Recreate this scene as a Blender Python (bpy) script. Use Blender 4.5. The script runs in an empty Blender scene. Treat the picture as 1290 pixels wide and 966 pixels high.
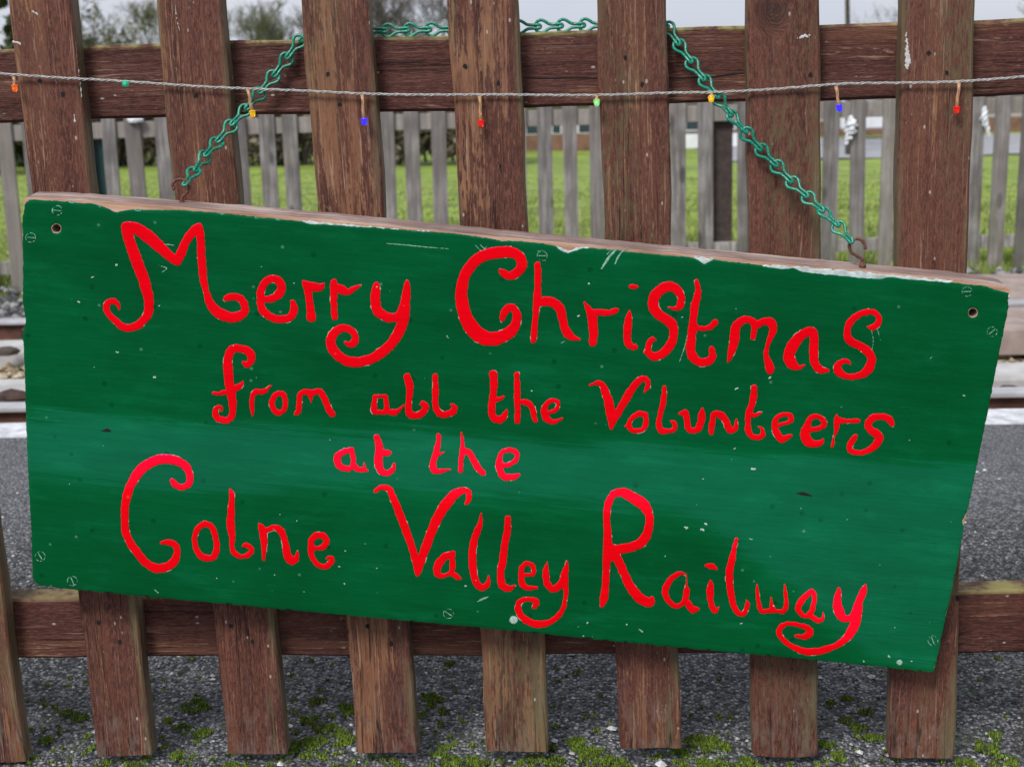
import bpy, bmesh, math, random
import numpy as np
from mathutils import Vector, Matrix
random.seed(7); RS = np.random.RandomState(7)
S = bpy.context.scene; COL = S.collection

# ------------------------------------------------------------------ camera
PW, PH, F = 1290.0, 966.0, 1800.0
CAM = np.array([0.05292, -1.48822, 0.785]); YAW, PITCH, ROLL = -0.05853, 0.22321, -0.028416
def _rot():
    cy, sy = math.cos(YAW), math.sin(YAW)
    f = np.array([sy*math.cos(PITCH), cy*math.cos(PITCH), -math.sin(PITCH)])
    r = np.array([cy, -sy, 0]); u = np.cross(r, f)
    c, s = math.cos(ROLL), math.sin(ROLL)
    return c*r+s*u, -s*r+c*u, f
CR, CU, CF = _rot()
cd = bpy.data.cameras.new("camera"); cam = bpy.data.objects.new("camera", cd); COL.objects.link(cam)
cam.matrix_world = Matrix(((CR[0], CU[0], -CF[0], CAM[0]), (CR[1], CU[1], -CF[1], CAM[1]), (CR[2], CU[2], -CF[2], CAM[2]), (0, 0, 0, 1)))
cd.sensor_width = 36; cd.lens = F/PW*36; cd.clip_start = .05; cd.clip_end = 3000
cd.dof.use_dof = True; cd.dof.focus_distance = 1.52; cd.dof.aperture_fstop = 12.0
S.camera = cam

# ------------------------------------------------------------------ world and light (overcast)
w = bpy.data.worlds.new("World"); S.world = w; w.use_nodes = True
nt = w.node_tree; nt.nodes.clear()
SUN_EL, SUN_AZ = math.radians(48), math.radians(205)     # azimuth clockwise from +Y
sky = nt.nodes.new('ShaderNodeTexSky'); sky.sky_type = 'NISHITA'; sky.sun_disc = False
sky.sun_elevation = SUN_EL; sky.sun_rotation = SUN_AZ; sky.air_density = 1.0; sky.dust_density = 2.0
hs = nt.nodes.new('ShaderNodeHueSaturation'); hs.inputs['Saturation'].default_value = .12
nt.links.new(sky.outputs[0], hs.inputs['Color'])
tc = nt.nodes.new('ShaderNodeTexCoord'); mp = nt.nodes.new('ShaderNodeMapping'); mp.inputs['Scale'].default_value = (2.2, 2.2, 7)
nz = nt.nodes.new('ShaderNodeTexNoise'); nz.inputs['Scale'].default_value = 1.6; nz.inputs['Detail'].default_value = 6
nt.links.new(tc.outputs['Generated'], mp.inputs[0]); nt.links.new(mp.outputs[0], nz.inputs['Vector'])
cr = nt.nodes.new('ShaderNodeValToRGB'); cr.color_ramp.elements[0].position = .3; cr.color_ramp.elements[1].position = .7
cr.color_ramp.elements[0].color = (5.2, 5.7, 6.9, 1); cr.color_ramp.elements[1].color = (6.6, 6.9, 7.6, 1)
nt.links.new(nz.outputs['Fac'], cr.inputs[0])
mx = nt.nodes.new('ShaderNodeMix'); mx.data_type = 'RGBA'; mx.inputs[0].default_value = .75
nt.links.new(hs.outputs[0], mx.inputs[6]); nt.links.new(cr.outputs[0], mx.inputs[7])
bg = nt.nodes.new('ShaderNodeBackground'); bg.inputs['Strength'].default_value = .059
nt.links.new(mx.outputs[2], bg.inputs[0]); wo = nt.nodes.new('ShaderNodeOutputWorld'); nt.links.new(bg.outputs[0], wo.inputs[0])
sl = bpy.data.lights.new("sun", 'SUN'); sl.energy = 1.5; sl.angle = math.radians(18); sl.color = (1, .97, .93)
so = bpy.data.objects.new("sun", sl); COL.objects.link(so)
sd = Vector((math.sin(SUN_AZ)*math.cos(SUN_EL), math.cos(SUN_AZ)*math.cos(SUN_EL), math.sin(SUN_EL)))
so.rotation_euler = sd.to_track_quat('Z', 'Y').to_euler(); so.location = (0, -5, 8)
S.view_settings.view_transform = 'Standard'; S.view_settings.look = 'None'; S.view_settings.gamma = 1
S.view_settings.exposure = 1.05; S.view_settings.use_curve_mapping = False

# ------------------------------------------------------------------ helpers: photograph point -> place in the world
def ray(px, py):
    d = CR*((px-PW/2)/F) - CU*((py-PH/2)/F) + CF
    return d
def on_z(px, py, z):
    d = ray(px, py); return Vector(CAM + d*((z-CAM[2])/d[2]))
def on_y(px, py, y):
    d = ray(px, py); return Vector(CAM + d*((y-CAM[1])/d[1]))
def on_depth(px, py, dep):
    return Vector(CAM + ray(px, py)*dep)

# ------------------------------------------------------------------ helpers: objects
def mesh_obj(name, verts, faces, mat=None, parent=None, smooth=False):
    me = bpy.data.meshes.new(name); me.from_pydata([tuple(v) for v in verts], [], [tuple(f) for f in faces]); me.update()
    o = bpy.data.objects.new(name, me); COL.objects.link(o)
    if mat: me.materials.append(mat)
    if parent: o.parent = parent
    if smooth: me.polygons.foreach_set('use_smooth', [True]*len(me.polygons))
    return o
def bm_obj(name, bm, mat, parent=None, smooth=False):
    bmesh.ops.recalc_face_normals(bm, faces=bm.faces)
    me = bpy.data.meshes.new(name); bm.to_mesh(me); bm.free()
    o = bpy.data.objects.new(name, me); COL.objects.link(o); me.materials.append(mat)
    if parent: o.parent = parent
    if smooth: me.polygons.foreach_set('use_smooth', [True]*len(me.polygons))
    return o
def empty(name, loc=(0, 0, 0)):
    o = bpy.data.objects.new(name, None); COL.objects.link(o); o.location = loc; o.empty_display_size = .1; return o
def tag(o, label=None, cat=None, group=None, kind=None):
    if label: o['label'] = label
    if cat: o['category'] = cat
    if group: o['group'] = group
    if kind: o['kind'] = kind
    return o
def box_bm(bm, x0, x1, y0, y1, z0, z1):
    vs = [bm.verts.new((x, y, z)) for x in (x0, x1) for y in (y0, y1) for z in (z0, z1)]
    for f in ((0, 1, 3, 2), (4, 6, 7, 5), (0, 4, 5, 1), (2, 3, 7, 6), (0, 2, 6, 4), (1, 5, 7, 3)): bm.faces.new([vs[i] for i in f])
    return vs
def box_obj(name, b, mat, parent=None, bevel=0):
    bm = bmesh.new(); box_bm(bm, *b)
    if bevel: bmesh.ops.bevel(bm, geom=bm.edges[:], offset=bevel, segments=2, affect='EDGES', profile=.6)
    return bm_obj(name, bm, mat, parent)
def tube(pts, rad, seg=8, closed=False, caps=True):
    """verts, faces of a tube along pts (parallel transport)"""
    P = [Vector(p) for p in pts]; n = len(P); R = rad if hasattr(rad, '__len__') else [rad]*n
    T = []
    for i in range(n):
        a = P[(i-1) % n] if (closed or i > 0) else P[0]; b = P[(i+1) % n] if (closed or i < n-1) else P[-1]
        T.append((b-a).normalized())
    up = Vector((0, 0, 1)) if abs(T[0].z) < .9 else Vector((1, 0, 0))
    N = (up - T[0]*up.dot(T[0])).normalized(); V = []; Fc = []
    for i in range(n):
        N = (N - T[i]*N.dot(T[i])).normalized(); B = T[i].cross(N)
        for k in range(seg):
            a = 2*math.pi*k/seg; V.append(P[i] + (N*math.cos(a)+B*math.sin(a))*R[i])
    for i in range(n if closed else n-1):
        j = (i+1) % n
        for k in range(seg):
            l = (k+1) % seg; Fc.append((i*seg+k, i*seg+l, j*seg+l, j*seg+k))
    if caps and not closed:
        Fc.append(tuple(range(seg))[::-1]); Fc.append(tuple((n-1)*seg+k for k in range(seg)))
    return V, Fc
def tube_obj(name, pts, rad, mat, parent=None, seg=8, closed=False):
    v, f = tube(pts, rad, seg, closed); return mesh_obj(name, v, f, mat, parent, True)
def catmull(P, step):
    P = np.array(P, float); n = len(P)
    if n == 2:
        m = max(2, int(np.hypot(*(P[1]-P[0])[:2])/step)+1); t = np.linspace(0, 1, m)[:, None]; return P[0]*(1-t)+P[1]*t
    Q = np.vstack([2*P[0]-P[1], P, 2*P[-1]-P[-2]]); out = []
    for i in range(1, n):
        p0, p1, p2, p3 = Q[i-1], Q[i], Q[i+1], Q[i+2]
        L = np.linalg.norm((p2-p1)[:3]); m = max(2, int(L/step)+1); t = np.linspace(0, 1, m, endpoint=False)[:, None]
        out.append(.5*((2*p1)+(-p0+p2)*t+(2*p0-5*p1+4*p2-p3)*t*t+(-p0+3*p1-3*p2+p3)*t**3))
    out.append(P[-1:]); return np.vstack(out)

# ------------------------------------------------------------------ helpers: materials
class M:
    def __init__(s, name):
        s.m = bpy.data.materials.new(name); s.m.use_nodes = True; s.t = s.m.node_tree; s.n = s.t.nodes; s.n.clear()
        s.out = s.n.new('ShaderNodeOutputMaterial'); s.b = s.n.new('ShaderNodeBsdfPrincipled'); s.t.links.new(s.b.outputs[0], s.out.inputs[0])
        s.tc = s.n.new('ShaderNodeTexCoord')
    def _set(s, sock, v):
        if v is None: return
        if isinstance(v, bpy.types.NodeSocket): s.t.links.new(v, sock)
        else:
            if sock.type == 'RGBA' and len(v) == 3: v = (*v, 1)
            sock.default_value = v
    def set(s, **k):
        for a, v in k.items(): s._set(s.b.inputs[{'color': 'Base Color', 'rough': 'Roughness', 'normal': 'Normal', 'spec': 'Specular IOR Level', 'coat': 'Coat Weight', 'coatr': 'Coat Roughness', 'coatn': 'Coat Normal', 'metal': 'Metallic', 'trans': 'Transmission Weight', 'emit': 'Emission Color', 'emits': 'Emission Strength', 'alpha': 'Alpha', 'sss': 'Subsurface Weight', 'ior': 'IOR'}[a]], v)
        return s
    def obj(s): return s.tc.outputs['Object']
    def map(s, v, sc=(1, 1, 1), loc=(0, 0, 0), rot=(0, 0, 0)):
        n = s.n.new('ShaderNodeMapping'); s._set(n.inputs[0], v); s._set(n.inputs[1], loc); s._set(n.inputs[2], rot); s._set(n.inputs[3], sc); return n.outputs[0]
    def noise(s, v, scale=1, det=4, rough=.55, dist=0, col=False):
        n = s.n.new('ShaderNodeTexNoise'); s._set(n.inputs['Vector'], v); n.inputs['Scale'].default_value = scale; n.inputs['Detail'].default_value = det
        n.inputs['Roughness'].default_value = rough; n.inputs['Distortion'].default_value = dist; return n.outputs['Color' if col else 'Fac']
    def vor(s, v, scale=1, feat='F1', out='Distance', rnd=1):
        n = s.n.new('ShaderNodeTexVoronoi'); n.feature = feat; s._set(n.inputs['Vector'], v); n.inputs['Scale'].default_value = scale; n.inputs['Randomness'].default_value = rnd
        return n.outputs[out]
    def math(s, op, a, b=None, c=None, clamp=False):
        n = s.n.new('ShaderNodeMath'); n.operation = op; n.use_clamp = clamp; s._set(n.inputs[0], a); s._set(n.inputs[1], b); s._set(n.inputs[2], c); return n.outputs[0]
    def step(s, v, a, b, lo=0., hi=1.):
        n = s.n.new('ShaderNodeMapRange'); n.interpolation_type = 'SMOOTHSTEP'; s._set(n.inputs[0], v)
        s._set(n.inputs[1], a); s._set(n.inputs[2], b); s._set(n.inputs[3], lo); s._set(n.inputs[4], hi); return n.outputs[0]
    def mix(s, f, a, b, mode='MIX'):
        n = s.n.new('ShaderNodeMix'); n.data_type = 'RGBA'; n.blend_type = mode; s._set(n.inputs[0], f); s._set(n.inputs[6], a); s._set(n.inputs[7], b); return n.outputs[2]
    def ramp(s, v, *st):
        n = s.n.new('ShaderNodeValToRGB'); s._set(n.inputs[0], v); e = n.color_ramp.elements
        while len(e) < len(st): e.new(.5)
        for k, (p, c) in enumerate(st): e[k].position = p; e[k].color = (*c, 1)
        return n.outputs[0]
    def bump(s, h, dist=.001, strength=1, normal=None):
        n = s.n.new('ShaderNodeBump'); n.inputs['Strength'].default_value = strength; n.inputs['Distance'].default_value = dist; s._set(n.inputs['Height'], h); s._set(n.inputs['Normal'], normal); return n.outputs[0]
    def sep(s, v):
        n = s.n.new('ShaderNodeSeparateXYZ'); s._set(n.inputs[0], v); return n.outputs
    def oi(s, k):
        n = s.n.new('ShaderNodeObjectInfo'); return n.outputs[k]
    def add(s, a, b):
        n = s.n.new('ShaderNodeVectorMath'); n.operation = 'ADD'; s._set(n.inputs[0], a); s._set(n.inputs[1], b); return n.outputs[0]
def plain(name, col, rough=.6, var=.25, scale=30, **k):
    m = M(name); n = m.noise(m.obj(), scale, 5)
    c = m.mix(m.step(n, .3, .7), tuple(x*(1-var) for x in col), tuple(min(1, x*(1+var)) for x in col))
    m.set(color=c, rough=rough, normal=m.bump(n, .002, .3), **k); return m.m

def stained_wood(name, axis='z', dark=(.036, .0125, .0105), mid=(.092, .032, .0225), light=(.155, .059, .038), bare=(.31, .16, .085), half=.036, algae=.8, wearbias=0.):
    m = M(name); P = m.obj(); rnd = m.oi('Random')
    off = m.n.new('ShaderNodeCombineXYZ'); m._set(off.inputs[0], m.math('MULTIPLY', rnd, 7.3)); m._set(off.inputs[1], m.math('MULTIPLY', rnd, 3.1)); m._set(off.inputs[2], m.math('MULTIPLY', rnd, 11.7))
    Q = m.add(P, off.outputs[0])
    oc = m.n.new('ShaderNodeObjectInfo').outputs['Color']; sc = m.n.new('ShaderNodeSeparateColor'); m._set(sc.inputs[0], oc)
    wear, kx, kz = sc.outputs
    if axis == 'z': s1 = lambda a, b: (a, a, b)
    else: s1 = lambda a, b: (b, a, a)
    px, py, pz = m.sep(P)
    # knot: distance in the grain plane
    along, across = (pz, px) if axis == 'z' else (px, pz)
    dx = m.math('SUBTRACT', across, m.math('MULTIPLY', m.math('SUBTRACT', kx, .5), .2)); dz = m.math('SUBTRACT', along, m.math('SUBTRACT', m.math('MULTIPLY', kz, 2), 1))
    kd = m.math('SQRT', m.math('ADD', m.math('POWER', dx, 2), m.math('POWER', m.math('MULTIPLY', dz, .75), 2)))
    kn = m.step(kd, .004, .022, 1, 0)
    warp = m.noise(m.map(Q, s1(14, 2.2)), 1, 3)
    W = m.n.new('ShaderNodeCombineXYZ'); m._set(W.inputs[0 if axis == 'z' else 2], m.math('MULTIPLY_ADD', warp, .02, m.math('MULTIPLY', kn, .03)))
    Q2 = m.add(Q, W.outputs[0])
    g1 = m.noise(m.map(Q2, s1(55, 2.6)), 1, 8, .62)
    g2 = m.noise(m.map(Q2, s1(260, 7)), 1, 5, .6)
    g3 = m.noise(m.map(Q2, s1(700, 30)), 1, 3, .6)
    patch = m.noise(m.map(Q, s1(16, 3.2)), 1, 5, .6)
    blot = m.noise(Q, 45, 5, .65)
    tone = m.math('ADD', m.math('MULTIPLY', g1, .55), m.math('ADD', m.math('MULTIPLY', g2, .25), m.math('MULTIPLY', patch, .2)))
    c = m.ramp(tone, (.36, dark), (.5, mid), (.62, light))
    g4 = m.noise(m.map(Q2, s1(420, 95), (2, 5, 7)), 1, 5, .7); g5 = m.noise(m.map(Q2, s1(800, 240), (6, 1, 3)), 1, 2, .6)
    c = m.mix(m.step(g4, .4, .66, 0, .55), c, tuple(x*1.75 for x in light))
    c = m.mix(m.step(g5, .34, .5, .5, 0), c, tuple(x*.45 for x in dark))
    # exposed timber where the stain has worn off, in streaks along the grain
    e = m.math('ADD', m.math('MULTIPLY', g2, .45), m.math('ADD', m.math('MULTIPLY', g1, .22), m.math('ADD', m.math('MULTIPLY', patch, .45), m.math('MULTIPLY', m.math('SUBTRACT', g4, .5), .28))))
    thr = m.math('SUBTRACT', .655-wearbias, m.math('MULTIPLY', wear, .115))
    bm_ = m.step(e, thr, m.math('ADD', thr, .05))
    bareC = m.mix(g3, tuple(x*.55 for x in bare), tuple(min(1, x*1.25) for x in bare))
    c = m.mix(m.math('MULTIPLY', bm_, m.step(m.noise(m.map(Q, s1(120, 20), (4, 4, 4)), 1, 3, .6), .35, .65, .2, .85)), c, bareC)
    rimm = m.math('MULTIPLY', m.step(e, m.math('SUBTRACT', thr, .03), thr), m.math('SUBTRACT', 1., bm_)); c = m.mix(m.math('MULTIPLY', rimm, .45), c, tuple(x*.6 for x in dark))
    orange = m.step(m.math('ADD', m.math('MULTIPLY', patch, .7), m.math('MULTIPLY', g1, .5)), .58, .76)
    c = m.mix(m.math('MULTIPLY', orange, m.math('MULTIPLY_ADD', wear, .7, .12)), c, (.20, .085, .044))
    # fine pale fibres
    fib = m.step(m.noise(m.map(Q2, s1(420, 12), (3, 1, 5)), 1, 4, .7), .585, .65)
    c = m.mix(m.math('MULTIPLY', fib, m.step(patch, .40, .62, .12, .75)), c, (.36, .235, .17))
    # splits along the grain
    cn = m.noise(m.map(Q2, s1(95, 1.6), (9, 4, 2)), 1, 3, .6)
    ck = m.math('MULTIPLY', m.step(m.math('ABSOLUTE', m.math('SUBTRACT', cn, .5)), .002, .008, 1, 0), m.step(m.noise(m.map(Q, s1(9, 2.5), (2, 2, 8)), 1, 2), .54, .62))
    c = m.mix(m.math('MULTIPLY', ck, .85), c, (.018, .01, .008))
    # algae and lichen at the arrises
    if axis == 'z':
        ed = m.math('SUBTRACT', half, m.math('ABSOLUTE', px))
        back = m.step(py, .001, .008)
        em = m.math('MAXIMUM', m.math('MULTIPLY', m.step(ed, .0, .010, 1, 0), m.step(m.noise(m.map(Q, s1(60, 9)), 1, 4), .42, .62)), m.math('MULTIPLY', back, m.step(m.noise(m.map(Q, (120, 120, 12)), 1, 5, .7), .3, .6, .35, 1)))
        c = m.mix(m.math('MULTIPLY', em, algae), c, m.mix(g2, (.075, .065, .03), (.20, .165, .09)))
    else:
        topm = m.step(pz, half-.006, half+.001)
        c = m.mix(m.math('MULTIPLY', topm, m.step(blot, .35, .6, 0., algae)), c, m.mix(patch, (.22, .22, .04), (.36, .30, .16)))
    if axis == 'z':   # dark end-grain splits and a grimy foot
        foot = m.step(pz, -.66, -.77); fs = m.math('MULTIPLY', foot, m.step(m.math('ABSOLUTE', m.math('SUBTRACT', m.noise(m.map(Q, (70, 70, 3), (7, 7, 1)), 1, 2), .5)), .004, .02, 1, 0)); c = m.mix(m.math('MULTIPLY', fs, .9), c, (.012, .009, .008))
        c = m.mix(m.math('MULTIPLY', foot, m.step(m.noise(m.map(Q, (90, 90, 30), (1, 2, 1)), 1, 4, .7), .45, .65, 0, .38)), c, (.22, .175, .145))
        gm = m.math('MULTIPLY', m.step(m.noise(m.map(Q, (12, 12, 2.4), (3, 9, 5)), 1, 4, .6), .49, .66), m.step(m.noise(m.map(Q, (260, 260, 60)), 1, 3), .4, .6)); c = m.mix(m.math('MULTIPLY', gm, .55), c, (.12, .105, .05))
    # knot
    ring = m.math('SINE', m.math('MULTIPLY', m.math('ADD', kd, m.math('MULTIPLY', g1, .004)), 2200))
    c = m.mix(m.math('MULTIPLY', kn, m.math('MULTIPLY_ADD', ring, .2, .55)), c, (.03, .016, .013))
    # bird lime and dust specks
    V = m.vor(m.map(Q, s1(1, .55)), 130, 'F1', 'Distance'); VC = m.vor(m.map(Q, s1(1, .55)), 130, 'F1', 'Color')
    vr = m.sep(VC); spk = m.math('MULTIPLY', m.step(V, .10, .2, 1, 0), m.math('GREATER_THAN', vr[0], .93))
    c = m.mix(m.math('MULTIPLY', spk, .75), c, (.45, .4, .36))
    scf = m.math('MULTIPLY', m.step(m.noise(m.map(Q, s1(500, 120), (1, 7, 3)), 1, 3, .7), .62, .68), m.step(m.noise(Q, 22, 3, .5), .56, .66))
    c = m.mix(m.math('MULTIPLY', scf, .65), c, (.40, .33, .29))
    h = m.math('ADD', m.math('MULTIPLY', g2, .5), m.math('ADD', m.math('MULTIPLY', g1, .6), m.math('SUBTRACT', m.math('ADD', m.math('MULTIPLY', g3, .25), m.math('MULTIPLY', g4, .5)), m.math('MULTIPLY', ck, .9))))
    m.set(color=c, rough=m.step(tone, .4, .6, .75, .55), spec=.3, normal=m.bump(h, .0022, 1.)); return m.m

def grey_wood(name, bright=1.):
    m = M(name); rnd = m.oi('Random'); off = m.n.new('ShaderNodeCombineXYZ'); m._set(off.inputs[0], m.math('MULTIPLY', rnd, 17)); m._set(off.inputs[2], m.math('MULTIPLY', rnd, 31))
    Q = m.add(m.obj(), off.outputs[0])
    g = m.noise(m.map(Q, (70, 70, 4)), 1, 6, .6); p = m.noise(Q, 6, 4)
    c = m.ramp(m.math('ADD', m.math('MULTIPLY', g, .6), m.math('MULTIPLY', p, .4)), (.35, tuple(x*bright for x in (.075, .066, .062))), (.5, tuple(x*bright for x in (.165, .152, .145))), (.65, tuple(x*bright for x in (.33, .31, .30))))
    kd = m.vor(m.map(Q, (9, 1, 3.2)), 1); c = m.mix(m.step(kd, .1, .2, .85, 0), c, (.05, .045, .045))
    c = m.mix(m.math('MULTIPLY', m.step(m.noise(Q, 3.1, 3), .55, .7), .35), c, (.2, .17, .12))
    c = m.mix(m.step(m.math('FRACT', m.math('MULTIPLY', rnd, 13.7)), .3, 1, 0, .5), c, (.10, .085, .08)); c = m.mix(m.step(rnd, .5, 1., 0, .4), c, (.33, .29, .25)); c = m.mix(m.math('MULTIPLY', m.step(m.noise(m.map(Q, (30, 30, 9)), 1, 4, .7), .56, .66), .45), c, (.13, .13, .07))
    m.set(color=c, rough=.85, normal=m.bump(g, .003, .7)); return m.m

MAT = {}
MAT['picket'] = stained_wood('stained_picket_wood')
MAT['rail'] = stained_wood('stained_rail_wood', 'x', half=.0375, algae=.9, wearbias=-.03, mid=(.070, .022, .0165), light=(.108, .038, .027))
MAT['grey'] = grey_wood('weathered_grey_wood'); MAT['greypale'] = grey_wood('pale_weathered_wood', 1.45)
MAT['hole'] = plain('dark_hole', (.006, .005, .005), .9)
MAT['white_mark'] = plain('white_drip', (.5, .48, .47), .6, .2, 400)

# sign materials: all parts share the sign's own coordinates
def sign_paint(name, c0, c1, pale, red=False, tint=(.15, .8, 1., 1)):
    m = M(name); x, y, z = m.sep(m.obj()); P = m.obj()
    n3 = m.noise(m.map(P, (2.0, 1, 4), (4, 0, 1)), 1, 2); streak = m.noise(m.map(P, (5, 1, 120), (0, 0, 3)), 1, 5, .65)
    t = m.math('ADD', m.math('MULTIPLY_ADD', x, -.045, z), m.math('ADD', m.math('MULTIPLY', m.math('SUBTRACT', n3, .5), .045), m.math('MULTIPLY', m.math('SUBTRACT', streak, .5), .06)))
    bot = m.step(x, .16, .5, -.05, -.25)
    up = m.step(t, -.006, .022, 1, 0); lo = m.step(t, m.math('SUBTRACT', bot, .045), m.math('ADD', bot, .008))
    sheen_band = m.math('MULTIPLY', up, lo)
    gr = m.noise(m.map(P, (7, 1, 230)), 1, 4, .6); gr2 = m.noise(m.map(P, (18, 1, 60), (3, 2, 1)), 1, 5, .6); orange = m.noise(P, 260, 2)
    # relief: grain under the paint plus normals tipped up in a drawn band to put a sky sheen there
    h = m.math('ADD', m.math('MULTIPLY', gr, .0003), m.math('MULTIPLY', orange, .00004))
    h = m.math('ADD', h, m.math('MULTIPLY', gr2, .0005))
    tilt = m.n.new('ShaderNodeCombineXYZ'); m._set(tilt.inputs[2], m.math('MULTIPLY', sheen_band, .34)); 
    nb = m.bump(h, 1., 1.)
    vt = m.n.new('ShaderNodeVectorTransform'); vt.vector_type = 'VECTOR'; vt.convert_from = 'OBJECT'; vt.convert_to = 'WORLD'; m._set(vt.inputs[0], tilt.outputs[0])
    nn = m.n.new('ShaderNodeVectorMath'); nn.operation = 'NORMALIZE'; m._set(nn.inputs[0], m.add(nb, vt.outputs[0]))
    cl = m.noise(m.map(P, (6, 1, 11)), 1, 5, .6)
    c = m.mix(m.step(cl, .3, .7), c0, c1)
    c = m.mix(m.step(gr, .35, .75, 0, .22), c, tuple(v*.6 for v in c0))
    brush = m.noise(m.map(P, (10, 1, 45), (1, 0, 9), (0, .06, 0)), 1, 6, .7); c = m.mix(m.math('MULTIPLY', m.step(brush, .5, .72), .0 if red else .5), c, (.004, .15, .05)); c = m.mix(m.math('MULTIPLY', m.step(brush, .5, .3), .28), c, tuple(v*.62 for v in c0))
    V = m.vor(P, 70); vc = m.sep(m.vor(P, 70, 'F1', 'Color'))
    c = m.mix(m.math('MULTIPLY', m.math('MULTIPLY', m.step(V, .07, .16, 1, 0), m.math('GREATER_THAN', vc[0], .93)), .3), c, pale)
    sp = m.math('MULTIPLY', m.step(m.vor(P, 42), .09, .14, 1, 0), m.math('GREATER_THAN', m.sep(m.vor(P, 42, 'F1', 'Color'))[1], .9))
    c = m.mix(m.math('MULTIPLY', sp, .0 if red else .45), c, tuple(v*.35 for v in c0))
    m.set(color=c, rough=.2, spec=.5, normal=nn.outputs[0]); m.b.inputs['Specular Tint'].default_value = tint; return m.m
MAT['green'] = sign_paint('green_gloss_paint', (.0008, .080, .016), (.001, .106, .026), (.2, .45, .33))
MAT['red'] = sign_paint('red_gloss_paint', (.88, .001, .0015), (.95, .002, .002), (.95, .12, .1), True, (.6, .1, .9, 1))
MAT['undercoat'] = plain('pale_undercoat', (.5, .58, .58), .7, .25, 120)
MAT['fleck'] = plain('pale_paint_fleck', (.22, .42, .31), .6, .3, 300)
MAT['chalk'] = plain('white_fleck', (.42, .55, .49), .6, .1, 300)
def raw_wood():
    m = M('bare_board_wood'); x, y, z = m.sep(m.obj())
    g = m.noise(m.map(m.obj(), (9, 110, 110)), 1, 6, .65); p = m.noise(m.obj(), 14, 4)
    fr = m.ramp(g, (.35, (.34, .17, .10)), (.55, (.56, .34, .23)), (.7, (.66, .46, .35)))
    tp = m.ramp(m.math('ADD', m.math('MULTIPLY', g, .7), m.math('MULTIPLY', p, .3)), (.38, (.13, .085, .075)), (.5, (.25, .17, .15)), (.64, (.44, .35, .32)))
    m.set(color=m.mix(m.step(y, .001, .004), fr, tp), rough=.8, normal=m.bump(g, .001, .8)); return m.m
MAT['raw'] = raw_wood()
MAT['rust'] = plain('rusty_iron', (.13, .05, .028), .75, .55, 500)
MAT['chain'] = plain('green_plastic_coating', (.001, .20, .125), .26, .45, 420, spec=.6)

# ================================================================== near picket fence
H0 = 0.785; SL = -0.0159
fence = tag(empty('picket_fence'), 'brown stained wooden picket fence carrying the green sign, close to the viewer', 'fence')
PXL = [-.5391, -.3873, -.2369, -.0872, .0626, .2127, .3656]; PXR = [-.4735, -.3190, -.1670, -.0163, .1325, .2859, .4378]
allp = [(-.5391-.1515*k, -.4735-.1515*k-.001, -k) for k in (1, 2, 3, 4)] + [(PXL[i], PXR[i], i) for i in range(7)] + [(.3656+.1515*k, .4378+.1515*k, 6+k) for k in (1, 2, 3, 4)]
WEAR = {0: .35, 1: .42, 2: .8, 3: 1., 4: .5, 5: .3, 6: .2, -1: .6}
BOT = {-1: .006, 0: .013, 1: .016, 2: .017, 3: .018, 4: .0225, 5: .012, 6: .010}
pickets = {}
for xl, xr, i in allp:
    cx, hw = (xl+xr)/2, (xr-xl)/2; z0 = BOT.get(i, .014); ztop = H0+.135+.008*math.sin(i*2.7)
    bm = bmesh.new(); n = 30; th = .024; bv = .0022; rows = []
    prof = [(-hw+bv, 0), (-hw*.4, -.0003), (hw*.4, -.0003), (hw-bv, 0), (hw, bv), (hw, th-bv), (hw-bv, th), (-hw+bv, th), (-hw, th-bv), (-hw, bv)]
    ph = [random.uniform(0, 6) for _ in range(6)]
    for k in range(n+1):
        z = z0+(ztop-z0)*k/n
        wob = .0007*math.sin(z*9+ph[0])+.0004*math.sin(z*31+ph[1]); wl = .0006*math.sin(z*23+ph[2])+.0005*math.sin(z*61+ph[3]); wr = .0006*math.sin(z*19+ph[4])+.0005*math.sin(z*57+ph[5])
        row = []
        for (px, py) in prof:
            q = px + (wl if px < 0 else wr) + wob
            zz = z
            if k == n: zz = z-abs(px)*.55
            if k == 0: zz = z+random.uniform(-.0015, .0015)
            row.append(bm.verts.new((q, py, zz-H0)))
        rows.append(row)
    for k in range(n):
        for j in range(10):
            l = (j+1) % 10; bm.faces.new((rows[k][j], rows[k][l], rows[k+1][l], rows[k+1][j]))
    bm.faces.new(rows[0][::-1]); bm.faces.new(rows[-1])
    for v in bm.verts: v.co.x += SL*v.co.z
    o = bm_obj('picket', bm, MAT['picket'], fence); o.location = (cx, 0, H0)
    o.color = (WEAR.get(i, .4), .5, 0, 1); pickets[i] = o
# knots (across, along) for two of the pickets
pickets[5].color = (.3, .5+(-.013)/.2, (1+.040)/2, 1); pickets[6].color = (.2, .5+.02/.2, (1-.62)/2, 1)
pickets[3].color = (1., .5, 0, 1)
def rail(z1, z0, mat):
    bm = bmesh.new(); n = 60; xa, xb = -1.16, 1.06; rows = []; bv = .003
    prof = [(0.0245, z0+bv), (.0245, z1-bv), (.0245+bv, z1), (.060-bv, z1), (.060, z1-bv), (.060, z0+bv), (.060-bv, z0), (.0245+bv, z0)]
    for k in range(n+1):
        x = xa+(xb-xa)*k/n; dz = .0008*math.sin(x*13)+.0006*math.sin(x*37+1)
        rows.append([bm.verts.new((x, y, z-(z0+z1)/2+dz)) for y, z in prof])
    for k in range(n):
        for j in range(8): l = (j+1) % 8; bm.faces.new((rows[k][j], rows[k][l], rows[k+1][l], rows[k+1][j]))
    bm.faces.new(rows[0]); bm.faces.new(rows[-1][::-1])
    o = bm_obj('rail', bm, mat, fence); o.location = (0, 0, (z0+z1)/2); return o
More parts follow.
